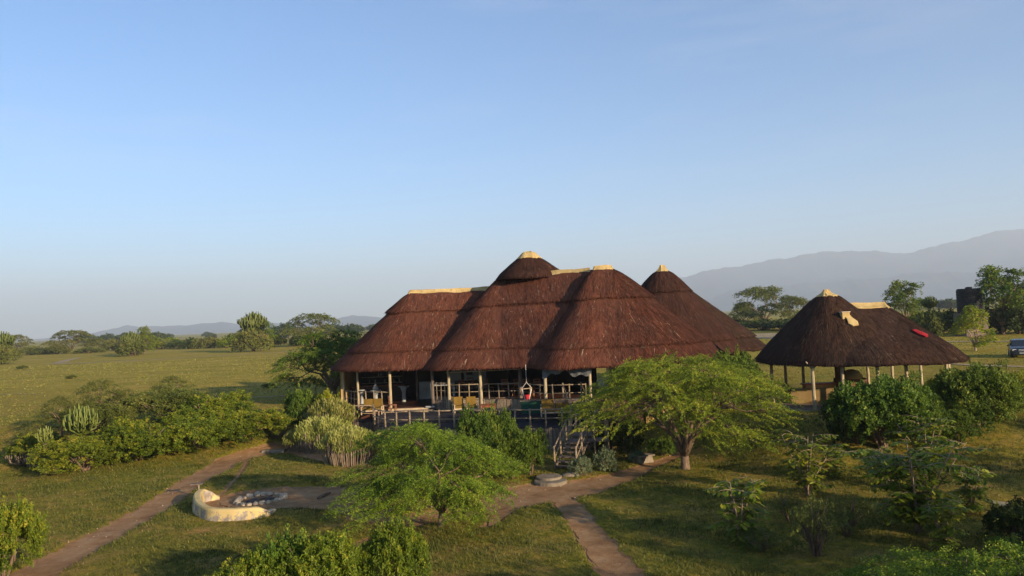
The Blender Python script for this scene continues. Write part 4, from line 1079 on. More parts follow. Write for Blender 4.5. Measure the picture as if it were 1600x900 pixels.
# water tank
tx, tz = at(1513, 450, 116), 0
t = empty('water_tank', (tx[0], 116, 0)); tag(t, 'tall black plastic water tank on a masonry stand behind the pavilion', 'water tank')
gz = float(H(tx[0], 116)); zb = at(1513, 489, 116)[2]; zt = at(1513, 451, 116)[2]; rr = 1.62
MB().box((0, 0, (gz + zb) / 2), (3.2, 3.2, zb - gz)).build('stand', Mt['old_wood'], t)
prof = [(rr, zb)]
hh = zt - zb; nb = 9
for i in range(nb): z = zb + hh * .92 * (i + .5) / nb; prof += [(rr, z - .12), (rr * 1.02, z - .06), (rr * 1.02, z + .06), (rr, z + .12)]
prof += [(rr, zb + hh * .94), (rr * .92, zb + hh)]; MB().lathe((0, 0, 0), prof, 32).build('tank_body', Mt['tank'], t, smooth=False)
MB().lathe((0, 0, zt), [(.45, 0), (.42, .2), (.1, .26)], 16).build('lid', Mt['tank'], t)
MB().tube([(1.7, -.4, zb - 1), (1.7, -.4, zt - .4)], .07, 6).build('pipe', Mt['metal'], t)

# parked car
cg = G(1596, 557); t = empty('parked_car', (cg[0], cg[1], float(H(cg[0], cg[1])) + .02), R(-29)); tag(t, 'dark blue estate car parked front on at the right edge behind the shrubs', 'car')
def car_body():
    # stations from nose (-y) to tail: (y, half width, z low, z shoulder, top half width, top z)
    S = [(-2.25, .70, .32, .62, .62, .70), (-2.12, .86, .26, .72, .78, .86), (-1.5, .90, .25, .90, .80, .98), (-.95, .91, .25, .95, .80, 1.02), (-.25, .91, .25, .97, .66, 1.48), (.5, .91, .25, .97, .68, 1.55), (1.5, .91, .26, .97, .66, 1.52), (2.1, .88, .30, .95, .60, 1.40), (2.3, .82, .36, .85, .66, .95)]
    V = []; F = []
    for (y, w1, z0, z1, w2, z2) in S:
        V += [(-w1 * .9, y, z0), (-w1, y, z0 + .15), (-w1, y, z1), (-w2, y, z2 - .04), (-w2 * .8, y, z2), (w2 * .8, y, z2), (w2, y, z2 - .04), (w1, y, z1), (w1, y, z0 + .15), (w1 * .9, y, z0)]
    for i in range(len(S) - 1):
        for j in range(10): k = (j + 1) % 10; F.append((i * 10 + j, i * 10 + k, (i + 1) * 10 + k, (i + 1) * 10 + j)[::-1])
    F.append(tuple(range(10))); F.append(tuple(range((len(S) - 1) * 10, len(S) * 10))[::-1]); mb = MB(); mb.v = V; mb.f = F; return mb
cb = car_body().build('body', Mt['carpaint'], t)
MB().poly([(-.72, -.93, 1.04), (.72, -.93, 1.04), (.60, -.30, 1.455), (-.60, -.30, 1.455)], [(0, 1, 2, 3)]).build('windscreen', Mt['glass'], t)
for s in (-1, 1):
    MB().poly([(s * .86, -.7, 1.02), (s * .90, 1.4, 1.02), (s * .70, 1.4, 1.46), (s * .71, -.2, 1.42)], [(0, 1, 2, 3) if s > 0 else (3, 2, 1, 0)]).build('side_window', Mt['glass'], t)
    MB().box((s * .62, -2.16, .68), (.32, .14, .17)).build('headlight', Mt['lampglass'], t, bevel=.03)
    MB().box((s * 1.0, -.75, 1.03), (.2, .1, .14)).build('mirror', Mt['carpaint'], t, bevel=.02)
    for y in (-1.4, 1.4):
        wh = MB().tube([(s * .70, y, .33), (s * .93, y, .33)], .33, 18).build('wheel', Mt['rubber'], t); MB().tube([(s * .925, y, .33), (s * .945, y, .33)], .2, 14).build('rim', Mt['chrome'], wh)
MB().box((0, -2.2, .66), (.62, .1, .16)).build('grille', Mt['chrome'], t); MB().box((0, -2.24, .42), (.5, .05, .12)).build('number_plate', Mt['white'], t); MB().box((0, -2.15, .36), (1.5, .18, .2)).build('bumper', Mt['carpaint'], t, bevel=.03)

# ------------------------------------------------------------------ planting
def put_bush(px, py, meshes, label, s=1.0, rz=0, name='bush', cat='bush', group=None, dz=0, names=('stem', 'foliage')):
    g = G(px, py); return place_tree(name, meshes, (g[0], g[1], g[2] + dz), label, cat, group, s, rz, names)
BM = {
 'leafy1': bush_parts(31, 1, 1, 1, 520, 26, .085, FOL['bush'], Mt['bark'], lobes=9, clen=.13, thick=.06),
 'leafy2': bush_parts(32, 1, 1, 1, 520, 26, .085, FOL['bush'], Mt['bark'], lobes=11, clen=.14, thick=.07, rough=.3),
 'yellow1': bush_parts(33, 1, 1, 1, 420, 26, .095, FOL['yellow'], Mt['bark'], lobes=10, clen=.15, thick=.07, rough=.35),
 'fresh1': bush_parts(34, 1, 1, 1, 560, 28, .08, FOL['fresh'], Mt['bark'], lobes=9, clen=.13, thick=.07),
 'fresh2': bush_parts(35, 1, 1, 1, 560, 28, .08, FOL['fresh'], Mt['bark'], lobes=12, clen=.13, thick=.07, rough=.35),
 'dark1': bush_parts(36, 1, 1, 1, 420, 26, .085, FOL['dark'], Mt['bark'], lobes=9, clen=.15, thick=.08, rough=.5),
 'olive1': bush_parts(37, 1, 1, 1, 420, 24, .075, FOL['olive'], Mt['bark'], lobes=9, clen=.15, thick=.06, rough=.5),
 'silver1': bush_parts(38, 1, 1, 1, 420, 18, .085, FOL['silver'], Mt['bark'], lobes=9, clen=.10, thick=.06, wr=.4),
}
BM['big1'] = bush_parts(31, 1, 1, 1, 950, 44, .042, FOL['bush'], Mt['bark'], lobes=13, clen=.085, thick=.045, rough=.4)
BM['big2'] = bush_parts(32, 1, 1, 1, 950, 44, .042, FOL['bush'], Mt['bark'], lobes=16, clen=.09, thick=.05, rough=.5)
BM['big3'] = bush_parts(37, 1, 1, 1, 800, 40, .040, FOL['olive'], Mt['bark'], lobes=12, clen=.10, thick=.05, rough=.6)
BM['bigf1'] = bush_parts(34, 1, 1, 1, 950, 44, .044, FOL['fresh'], Mt['bark'], lobes=13, clen=.09, thick=.05, rough=.45)
BM['bigf2'] = bush_parts(35, 1, 1, 1, 950, 44, .044, FOL['fresh'], Mt['bark'], lobes=16, clen=.09, thick=.05, rough=.5)
BM['far1'] = bush_parts(41, 1, 1, 1, 300, 16, .12, FOL['olive'], Mt['bark'], lobes=9, clen=.15, thick=.08)
BM['far2'] = bush_parts(42, 1, 1, 1, 300, 16, .12, FOL['bush'], Mt['bark'], lobes=9, clen=.15, thick=.08)
BM['far3'] = bush_parts(43, 1, 1, 1, 300, 16, .12, FOL['dark'], Mt['bark'], lobes=9, clen=.15, thick=.08)

# big thicket on the left lawn: (px, py, kind, half width m, height m, label)
GL = 'thicket bushes on the left lawn'
for i, (px, py, kd, s, lab) in enumerate([
  (385, 690, 'big1', (2.6, 2.4, 1.75), 'rounded bright green bush at the right end of the left thicket'),
  (300, 705, 'big2', (3.2, 2.6, 2.05), 'tall green bush next to the right end of the left thicket'),
  (215, 718, 'big1', (3.2, 2.4, 2.0), 'broad dense green bush in the middle of the left thicket'),
  (135, 735, 'big2', (2.6, 2.0, 1.75), 'dark bottomed bush at the front of the left thicket below the candelabra plant'),
  (60, 720, 'big1', (1.6, 1.6, 1.5), 'green bush at the left end of the left thicket'),
  (262, 660, 'big3', (3.0, 2.4, 2.15), 'olive scrub bush at the back of the left thicket, left of its highest top'),
  (335, 665, 'big1', (3.2, 2.4, 1.8), 'yellowish green bush along the back right of the left thicket'),
  (150, 680, 'big3', (2.6, 2.2, 2.0), 'olive bush behind the candelabra plant in the left thicket'),
  (240, 698, 'dark1', (1.6, 1.6, 1.2), 'low dark thorny bush at the foot of the left thicket')]):
    put_bush(px, py, BM[kd], lab, s, i * 1.3, group=GL)
tw = acacia_parts(51, 1.5, 1.3, 2.6, 300, 40, .06, FOL['olive'], Mt['bark'], trunk_r=.07, fork=.5, limbs=6, clen=.25)
for px, py, s, lab in [(165, 668, 1.1, 'thin airy tree rising from the back of the left thicket'), (97, 690, 1.0, 'wispy greyish tree at the left end of the left thicket'), (270, 640, .9, 'thin scrubby treetop at the back of the left thicket'), (56, 706, .6, 'low wispy scrub beside the left end of the thicket'), (245, 706, .55, 'small dry thorn bush at the front edge of the thicket')]:
    g = G(px, py); place_tree('thorn_tree', tw, g, lab, s=s, rz=px)
for px, py, s, lab in [(420, 606, .6, 'small pale scrub bush on the open field left of the lodge shade'), (35, 577, 1.0, 'tiny lone scrub bush far out on the left field'), (112, 592, .7, 'small lone scrub bush on the left field below the pale track')]:
    put_bush(px, py, BM['olive1'], lab, (1.1 * s, 1.1 * s, .7 * s))

# euphorbias: upright fingers
def candelabra(seed, n, rad, h, r=.05, sub=3, mat=None, spread=.9, base=.15):
    rd = random.Random(seed); mb = MB(); tint = []
    for i in range(n):
        a = 6.283 * (i * .381966); q = math.sqrt((i + .5) / n) * rad
        top = h * (1 - .35 * (q / rad) ** 2) * rd.uniform(.85, 1.05); ex, ey = q * math.cos(a), q * math.sin(a)
        kk = rd.uniform(.25, .45)
        mb.tube([(ex * .05, ey * .05, 0), (ex * .5, ey * .5, h * base), (ex * .92, ey * .92, top * kk), (ex, ey, top * .7), (ex * 1.02, ey * 1.02, top)], [r * 1.2, r * 1.1, r, r * 1.05, r * .5], 5)
        for _ in range(sub):
            b = rd.uniform(0, 6.28); z0 = top * rd.uniform(.4, .7); dx, dy = r * 3 * math.cos(b), r * 3 * math.sin(b)
            mb.tube([(ex * .97, ey * .97, z0), (ex + dx, ey + dy, z0 + r * 2.5), (ex + dx * 1.1, ey + dy * 1.1, min(top, z0 + h * rd.uniform(.2, .35)))], [r * .8, r * .85, r * .4], 5)
    me = mb.mesh('arms', Mt['euph'], smooth=True)
    a = me.attributes.new('tint', 'FLOAT', 'POINT'); V = np.empty(len(me.vertices) * 3, np.float32); me.vertices.foreach_get('co', V); V = V.reshape(-1, 3)
    tt = np.clip(.25 + .55 * V[:, 2] / h + .12 * wob(V[:, 0], V[:, 1], 12, seed), 0, 1).astype(np.float32); a.data.foreach_set('value', tt)
    return me
def put_cand(px, py, me, s, label, cat='cactus'):
    g = G(px, py); t = empty('candelabra_plant', g); t.scale = (s, s, s) if not hasattr(s, '__len__') else s; link('arms', me, t)
    link('stem', MB().tube([(0, 0, -2.0), (0, 0, .35)], [.13, .1], 8).mesh('stem', Mt['bark']), t); return tag(t, label, cat)
ca = candelabra(1, 34, .95, 1.9, .055)
g = at(125, 672, 40.5); put_cand(125, 720, ca, (.85, .85, .9), 'yellow green candelabra euphorbia with upright arms at the left thicket front')
bpy.data.objects[-1] if False else None
cnd = [o for o in bpy.data.objects if o.name == 'candelabra_plant'][0]; cnd.location = (at(127, 672, 42)[0], 42, .05)
cb2 = candelabra(2, 14, .45, 1.2, .05); o = put_cand(72, 690, cb2, .75, 'small upright euphorbia clump left of the larger candelabra plant'); o.location = (at(74, 690, 41)[0], 40.8, -.1)
cd = candelabra(3, 26, .8, 1.0, .035); cd.materials.clear(); cd.materials.append(Mt['euph_dry'])
for px, py, s, lab in [(38, 728, 1.0, 'pale dry euphorbia stalks at the foot of the left thicket, leftmost clump'), (68, 732, 1.0, 'pale dry euphorbia stalks at the foot of the left thicket, right clump')]:
    put_cand(px, py, cd, s, lab)
# pencil-euphorbia shrubs by the deck: domes of little fingers over brown stalks
def finger_bush(seed, rx, ry, h, n, flen=.2, fr=.018, skirt=.35):
    rg = rng(seed)
    a = rg.uniform(0, 6.283, n); cz = rg.uniform(0, 1, n) ** .9
    lob = 1 + .13 * np.sin(3 * a + seed) + .10 * np.sin(5 * a + cz * 4 + seed * 2) + .06 * np.sin(9 * a - cz * 7)
    q = np.sqrt(1 - cz ** 2 * .96) * lob
    x = rx * q * np.cos(a); y = ry * q * np.sin(a); z = h * (skirt + (1 - skirt) * cz) * (1 + .05 * np.sin(4 * a + seed))
    inner = rg.uniform(.82, 1.03, n); x *= inner; y *= inner; z *= inner
    D = np.stack([np.cos(a) * q * .45, np.sin(a) * q * .45, np.full(n, 1.0)], 1) + rg.normal(size=(n, 3)) * .22
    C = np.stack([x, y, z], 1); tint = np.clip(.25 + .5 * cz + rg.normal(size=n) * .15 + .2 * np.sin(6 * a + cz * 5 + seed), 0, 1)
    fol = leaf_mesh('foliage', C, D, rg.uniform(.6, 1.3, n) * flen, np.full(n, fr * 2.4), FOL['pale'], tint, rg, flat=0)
    m = int(150 * rx * h); mb = MB(); rd = random.Random(seed)
    for i in range(m):
        b = rd.uniform(0, 6.283); qq = rd.uniform(.55, 1.0); X_, Y_ = rx * qq * math.cos(b), ry * qq * math.sin(b)
        mb.tube([(X_ * .8, Y_ * .8, -.1), (X_ * .97, Y_ * .97, h * skirt * .6), (X_ * rd.uniform(.9, 1.05), Y_ * .98, h * rd.uniform(skirt, skirt + .28))], [.022, .018, .012], 4)
    return mb.mesh('stem', Mt['euph_dry']), fol
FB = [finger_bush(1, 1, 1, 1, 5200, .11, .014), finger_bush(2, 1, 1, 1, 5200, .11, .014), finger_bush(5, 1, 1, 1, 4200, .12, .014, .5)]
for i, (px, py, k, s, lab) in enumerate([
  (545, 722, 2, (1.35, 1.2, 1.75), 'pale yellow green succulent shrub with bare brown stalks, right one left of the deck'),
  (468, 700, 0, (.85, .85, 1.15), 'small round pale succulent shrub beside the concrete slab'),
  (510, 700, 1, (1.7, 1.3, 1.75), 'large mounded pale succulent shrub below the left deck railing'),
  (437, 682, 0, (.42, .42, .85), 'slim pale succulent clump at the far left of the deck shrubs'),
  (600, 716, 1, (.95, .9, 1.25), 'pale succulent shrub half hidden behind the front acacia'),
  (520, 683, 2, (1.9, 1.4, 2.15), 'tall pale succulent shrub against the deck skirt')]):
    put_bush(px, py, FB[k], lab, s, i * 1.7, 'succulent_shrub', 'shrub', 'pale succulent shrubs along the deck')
put_bush(470, 672, BM['fresh1'], 'upright dark green leafy shrub left of the deck end', (1.0, 1.0, 2.3), 1, 'shrub', 'shrub')
put_bush(515, 672, BM['yellow1'], 'bright green shrub top just below the left veranda posts', (1.3, 1.0, 2.2), 2, 'shrub', 'shrub')
# middle
put_bush(762, 740, BM['bigf2'], 'tall fresh green shrub rising against the deck railing behind the front acacia', (1.4, 1.2, 2.9), 0, 'shrub', 'shrub')
put_bush(800, 748, BM['fresh1'], 'mid green shrub between the front acacia and the stair foot', (1.1, .9, 1.6), 2, 'shrub', 'shrub')
put_bush(828, 742, BM['bigf1'], 'glossy round shrub touching the left side of the wooden stairs', (.95, .8, 2.0), 4, 'shrub', 'shrub')
put_bush(908, 742, BM['silver1'], 'low silvery green shrub right beside the stair foot', (.62, .5, .8), 0, 'shrub', 'shrub', 'silvery shrubs by the stairs')
put_bush(945, 737, BM['silver1'], 'larger silvery green shrub second from the stair foot', (.75, .55, 1.05), 1.5, 'shrub', 'shrub', 'silvery shrubs by the stairs')
put_bush(985, 716, BM['dark1'], 'dark shrub below the deck between the silvery shrub and the block', (1.0, .8, 1.7), 1, 'shrub', 'shrub')
put_bush(955, 706, BM['dark1'], 'dark shrub in the shade of the deck behind the silvery shrubs', (1.2, .8, 1.9), 3, 'shrub', 'shrub')
put_bush(995, 722, BM['silver1'], 'small silvery tuft left of the concrete block', (.5, .4, .55), 2.5, 'shrub', 'shrub', 'silvery shrubs by the stairs')
put_bush(1036, 712, BM['fresh1'], 'small bright green shrub just left of the forked acacia trunk', (.8, .6, .8), 3, 'shrub', 'shrub')
# by the pavilion
for i, (px, py, kd, s, lab) in enumerate([
  (1385, 702, 'bigf1', (2.5, 2.0, 3.0), 'large dense bush in front of the pavilion'), (1338, 692, 'dark1', (1.3, 1.2, 1.8), 'darker bush at the left flank of the pavilion bushes'),
  (1425, 694, 'bigf2', (1.6, 1.4, 2.5), 'bush in the middle of the pavilion hedge group'), (1532, 675, 'bigf1', (2.1, 1.8, 2.9), 'rounded bush at the right of the pavilion bushes'),
  (1500, 690, 'bigf2', (1.5, 1.4, 1.7), 'low bush at the front right of the pavilion bushes'), (1490, 640, 'big2', (1.8, 1.6, 1.7), 'bush behind the right pavilion bushes under the eave end'), (1560, 640, 'big1', (1.9, 1.5, 1.7), 'bush at the far right behind the pavilion bushes')]):
    put_bush(px, py, BM[kd], lab, s, i * 2.1 + .4, group='bushes in front of the pavilion')
put_bush(1145, 640, BM['bigf2'], 'bright feathery bush behind the right side of the spreading acacia', (2.0, 1.8, 3.1), .7)
# foreground
put_bush(5, 905, BM['big1'], 'green bush cut by the left edge of the photo', (1.2, 1.4, 2.2), 0)
yb = bush_parts(61, 1, 1, 1, 900, 44, .05, FOL['bush'], Mt['bark'], lobes=17, clen=.12, thick=.06, rough=.6, flat=.1)
yb2 = bush_parts(62, 1, 1, 1, 900, 44, .05, FOL['bush'], Mt['bark'], lobes=12, clen=.12, thick=.06, rough=.5, flat=.1)
put_bush(612, 932, yb, 'yellow green bush at the bottom edge, the right one and tallest', (1.0, 1.0, 1.9), 0)
put_bush(500, 950, yb2, 'yellow green bush in the middle of the bottom edge group', (1.3, 1.1, 1.7), 1)
put_bush(400, 965, yb, 'yellow green bush at the left of the bottom edge group', (1.2, 1.1, 1.55), 2)
put_bush(455, 945, BM['fresh1'], 'darker green bush between the yellow bushes at the bottom edge', (.8, .8, 1.6), 2)
# acacia crown reaching in at the bottom right
tr = acacia_parts(71, 2.5, 1.7, 3.0, 1100, 46, .045, FOL['acacia'], Mt['bark'], trunk_r=.1, limbs=8, clen=.2)
place_tree('acacia_tree', tr, (7.4, 12.4, float(H(7.4, 12.4))), 'low acacia crown reaching into the bottom right corner', s=(1.0, 1.0, 1.0))
# big dark acacia behind the left end of the lodge
tr = acacia_parts(81, 4.4, .9, 5.0, 1300, 50, .11, FOL['fresh'], Mt['bark'], trunk_r=.2, limbs=9, clen=.5)
place_tree('acacia_tree', tr, (at(520, 600, 60)[0], 60.5, -.1), 'dark green acacia leaning out behind the left end of the lodge')
put_bush(545, 606, BM['dark1'], 'dark bush under the acacia behind the left end of the lodge', (2.2, 1.5, 2.4), 2)

# saplings with rows of big drooping leaflets
def sapling(seed, h, stems, spread, nb, leafl=.25, fol=None):
    rd = random.Random(seed); rg = rng(seed); mb = MB(); C = []; D = []; L = []; T = []
    for s in range(stems):
        a = 6.283 * s / stems + rd.uniform(-.4, .4); tx, ty = spread * rd.uniform(.3, .9) * math.cos(a), spread * rd.uniform(.3, .9) * math.sin(a); tz = h * rd.uniform(.7, 1.0)
        p = [Vector((0, 0, -.05)), Vector((tx * .3, ty * .3, tz * .4)), Vector((tx * .7, ty * .7, tz * .75)), Vector((tx, ty, tz))]
        mb.tube(p, [.03, .022, .014, .006], 5)
        for b in range(nb):
            q = rd.uniform(.12, 1.0); i = min(2, int(q * 3)); o = p[i].lerp(p[i + 1], q * 3 - i)
            ang = rd.uniform(0, 6.28); ln = rd.uniform(.35, .75) * (h / 2) ** .5; d = Vector((math.cos(ang), math.sin(ang), rd.uniform(.0, .7))).normalized()
            pts = [o + d * ln * k / 3 - Vector((0, 0, .28 * ln * (k / 3) ** 2)) for k in range(4)]
            mb.tube(pts, [.01, .008, .006, .003], 4); tb = rd.uniform(.15, .7)
            side = Vector((-d.y, d.x, 0)).normalized()
            nl = int(ln / .075)
            for k in range(nl):
                f = (k + 1) / nl; c = o + d * ln * f - Vector((0, 0, .28 * ln * f * f))
                for sg in (-1, 1):
                    dd = side * sg * .8 + d * .35 - Vector((0, 0, .45)) + Vector((rd.gauss(0, .1), rd.gauss(0, .1), rd.gauss(0, .15)))
                    l_ = leafl * rd.uniform(.75, 1.1) * (1 - .35 * abs(f - .5)); C.append(c + dd.normalized() * l_ * .5); D.append(dd); L.append(l_); T.append(min(1, max(0, tb + rd.gauss(0, .15) + (.2 if f > .8 else 0))))
    C = np.array([tuple(c) for c in C]); D = np.array([tuple(d) for d in D]); L = np.array(L)
    return mb.mesh('stem', Mt['bark_pale'], smooth=True), leaf_mesh('leaves', C, D, L, L * .40, fol or FOL['bush'], np.array(T), rg, flat=.75)
s1 = sapling(1, 1.9, 6, 1.0, 13); s2 = sapling(2, 2.4, 9, 1.4, 18); s3 = sapling(3, 1.5, 5, .6, 12)
GS = 'young compound leaved trees on the right lawn'
for px, py, me_, s, rz, lab in [
  (1262, 775, s1, 1.25, 0, 'sapling with arching leaf sprays above the shaded lawn right of the forked acacia'),
  (1158, 850, s3, 1.3, 1, 'small upright sapling left of the airy dark shrub on the shaded lawn'),
  (1435, 832, s2, 1.3, 2, 'largest sapling with pale bare stems in the lower right'),
  (1450, 735, s1, 1.15, 3, 'sapling behind the largest one, just below the pavilion bushes'),
  (1520, 800, s3, 1.0, 4, 'low sapling right of the largest one beside the bare trail'),
  (1385, 760, s3, 1.0, 5, 'slender sapling left of the one below the pavilion bushes'),
  (1475, 860, s3, .9, 6, 'low leafy sapling at the foot of the largest sapling'),
  (1300, 745, s3, .8, 7, 'short sapling close behind the one with arching leaf sprays')]:
    put_bush(px, py, me_, lab, s, rz, 'sapling', 'sapling', GS, names=('stem', 'leaves'))
airy = bush_parts(65, 1, 1, 1, 200, 22, .05, FOL['olive'], Mt['bark'], lobes=9, clen=.12, thick=.06, rough=.8, stems=14)
put_bush(1275, 868, airy, 'airy dark shrub with fine twigs on the shaded lawn at the lower right', (1.15, 1.0, 1.7), 1, 'shrub', 'shrub')
put_bush(1325, 838, airy, 'thin twiggy shrub behind the airy dark shrub at the lower right', (.9, .8, 1.35), 3, 'shrub', 'shrub')
put_bush(1235, 815, airy, 'small twiggy shrub left of and behind the airy dark shrub', (.8, .8, 1.0), 5, 'shrub', 'shrub')
put_bush(1190, 862, airy, 'low twiggy shrub at the foot of the small upright sapling', (.7, .7, .7), 2, 'shrub', 'shrub')
put_bush(1595, 850, BM['dark1'], 'dark bush cut by the right edge near the bottom', (.9, .9, 1.1), 1, 'bush')
put_bush(1590, 905, BM['fresh1'], 'leafy bush at the right end of the bottom edge', (.7, .7, .9), 2, 'bush')

# ---- far trees
fa = acacia_parts(91, 6.0, 2.2, 7.5, 520, 20, .30, FOL['olive'], Mt['bark'], trunk_r=.22, limbs=8, clen=.75)
fb = acacia_parts(92, 6.0, 1.2, 8.5, 620, 20, .30, FOL['bush'], Mt['bark'], trunk_r=.25, limbs=9, clen=.75)
def far(px, py, me_, hpx, label, name='acacia_tree', href=7.5, cat='tree', xk=1.0, group=None, d=None, names=('trunk', 'crown')):
    """tree whose foot is at the pixel and that stands hpx pixels tall"""
    p = ground_at(px, py)
    if d: p = at(px, 500, d)[:2]
    hgt = hpx * p[1] / FPX; s = hgt / href; z = float(base_h(p[0], p[1]))
    return place_tree(name, me_, (p[0], p[1], z - .1), label, cat, group, (s * xk, s * xk, s), px * .7, names)
far(112, 552, fa, 36, 'wide flat topped acacia on the far left horizon', xk=1.25); far(28, 553, fa, 30, 'smaller acacia at the far left edge of the horizon', xk=.9)
far(152, 550, fa, 22, 'low thin acacia right of the wide one on the left horizon')
far(489, 540, fa, 50, 'flat topped acacia left of the lodge roof beyond the field', xk=1.15)
far(408, 548, fb, 50, 'bushy tree under the pale candelabra crown beyond the field', xk=.7, href=8.5)
far(226, 553, fb, 45, 'round topped tree standing above the far hedge at left', xk=.55, href=8.5)
ecr = candelabra(7, 60, 2.6, 4.6, .16, sub=3)
ecr2 = ecr.copy(); ecr2.materials.clear(); ecr2.materials.append(FOL['faregreen'])
def far_cand(px, py, hpx, label, d):
    p = at(px, py, d); t = empty('candelabra_tree', (p[0], d, p[2])); s = hpx * d / FPX / 4.6; t.scale = (s, s, s); link('arms', ecr2, t)
    gz_ = float(base_h(p[0], d)); link('trunk', MB().tube([(0, 0, (gz_ - p[2]) / s), (0, 0, .6)], [.3, .2], 8).mesh('trunk', Mt['euph_dry']), t); return tag(t, label, 'tree')
far_cand(396, 521, 35, 'pale candelabra euphorbia crown rising above the far hedge', 205)
far_cand(205, 541, 24, 'dark stemmed euphorbia at the left end of the far hedge', 215)
far_cand(1453, 482, 20, 'round candelabra euphorbia behind the pavilion, left of the water tank', 122)
far_cand(4, 545, 28, 'tall pale euphorbia at the very left edge of the horizon', 190)
for px, py, dd, wd, hh in ((396, 548, 200, 5, 5.5), (206, 552, 208, 4.5, 4.2), (1453, 520, 119, 2.6, 4.0), (6, 560, 184, 4, 4.5)):
    p = at(px, py, dd); place_tree('bush', BM['far1'], (p[0], dd, float(base_h(p[0], dd))), {396: 'dense bush at the foot of the tallest far candelabra euphorbia', 206: 'dense bush round the dark stemmed euphorbia at the hedge end', 1453: 'dense bush under the round euphorbia left of the water tank', 6: 'dense scrub under the tall euphorbia at the very left edge'}[px], 'bush', None, (wd, wd * .8, hh), px, ('stem', 'foliage'))
HG = 'bushes of the far hedge on the left'
rh = random.Random(12)
for i in range(24):
    px = 178 + i * 12.2 + rh.uniform(-4, 4) + (34 if i > 20 else 0); s = rh.uniform(.7, 1.25)
    p = ground_at(px, 549 - (px - 185) * .028 - rh.uniform(0, 2.5)); kk = rh.choice(('far2', 'far1', 'far2', 'far3'))
    place_tree('hedge_bush', BM[kk], (p[0], p[1], float(base_h(*p))), 'bush in the far green hedge across the left field, number %d from its left end' % (i + 1), 'bush', HG, (4.6 * s * rh.uniform(.8, 1.3), 3.6 * s, 4.1 * s), i * 1.7, ('stem', 'foliage'))
for i, px in enumerate((5, 50, 62, 88, 140)):
    p = ground_at(px, 556 - px * .03); place_tree('hedge_bush', BM['far1'], (p[0], p[1], float(base_h(*p))), 'low olive scrub along the far left edge of the field, number %d from the left' % (i + 1), 'bush', 'scrub under the far left acacias', (5, 4, 2.2 + (i % 2)), i, ('stem', 'foliage'))
# right side, behind the pavilion
far(1195, 514, fa, 66, 'broad acacia beyond the field between lodge and pavilion', xk=1.05)
far(1243, 514, fa, 50, 'lower acacia right of the broad one behind the pavilion cone', xk=.8)
far(1165, 514, fa, 42, 'small acacia emerging behind the lodge roof at right', xk=.7)
lt = acacia_parts(95, 2.6, 1.4, 7.0, 380, 22, .24, FOL['fresh'], Mt['bark'], trunk_r=.14, limbs=8, clen=.5)
lt2 = acacia_parts(96, 2.2, 1.0, 7.0, 340, 22, .24, FOL['yellow'], Mt['bark_pale'], trunk_r=.14, limbs=7, clen=.5)
far(1415, 515, lt, 84, 'dark leafy tree behind the right end of the pavilion roof', 'leafy_tree', 7.0, xk=1.0)
far(1568, 523, lt, 118, 'tall open branched tree right of the water tank', 'leafy_tree', 7.0, xk=1.0)
far(1600, 520, lt, 90, 'leafy tree cut by the right edge behind the parked car', 'leafy_tree', 7.0, xk=.9)
far(1524, 548, lt2, 78, 'small yellowish tree standing in front of the water tank', 'leafy_tree', 7.0, xk=1.2)
for i, (px, py, k, s) in enumerate([(1385, 518, 'far2', .9), (1440, 520, 'far2', 1.0), (1465, 520, 'far3', 1.0), (1490, 521, 'far3', 1.0), (1540, 521, 'far3', 1.1), (1565, 522, 'far3', 1.1), (1592, 522, 'far3', 1.2), (1620, 520, 'far3', 1.2)]):
    p = ground_at(px, py); place_tree('hedge_bush', BM[k], (p[0], p[1], float(base_h(*p))), 'bush in the dark hedge behind the pavilion, number %d from the left' % (i + 1), 'bush', 'bushes of the hedge behind the pavilion', (3.4 * s, 2.6 * s, 3.6 * s), i, ('stem', 'foliage'))
for i, (px, py) in enumerate([(1190, 516), (1225, 516), (1265, 516), (1150, 515)]):
    p = ground_at(px, py); place_tree('hedge_bush', BM['far3'], (p[0], p[1], float(base_h(*p))), ('low dark scrub under the acacias beyond the sandy track, ' + ('second from the left', 'third from the left', 'rightmost one', 'leftmost one')[i]), 'bush', 'scrub beyond the sandy track', (7, 5, 2.6), i, ('stem', 'foliage'))
rt = random.Random(77)
for i in range(46):
    Yd = rt.choice([500, 700, 900, 1200, 1700]) * rt.uniform(.9, 1.2); px = rt.uniform(120, 640) if i < 30 else rt.uniform(1440, 1500)
    x = at(px, 500, Yd)[0]; s = rt.uniform(.6, 1.25)
    place_tree('distant_tree', BM['far3'], (x, Yd, float(base_h(x, Yd)) - .5), 'tiny dark tree scattered on the hazy distant plain', 'tree', 'trees dotting the distant plain', (9 * s, 8 * s, 7.5 * s), i, ('stem', 'foliage'))

# ---- trees beyond the lower right of the frame, whose shade lies on the lawn
sh = acacia_parts(97, 3.2, 1.2, 4.6, 500, 26, .13, FOL['fresh'], Mt['bark'], trunk_r=.15, limbs=8, clen=.45)
for i, (x, y, s) in enumerate([(13.5, 9.5, .9), (18.5, 12, 1.05), (24, 14.5, 1.0), (16, 3, 1.15), (23, 7, 1.2), (29, 21, 1.0), (34, 26, 1.1), (38, 33, 1.1), (11, 8, .9), (17.5, 17, 1.0), (8.5, 3.5, .7)]):
    place_tree('garden_tree', sh, (x, y, float(H(x, y)) - .05), 'leafy garden tree beside the lawn at lower right', 'tree', 'garden trees right of the lawn', s, i)

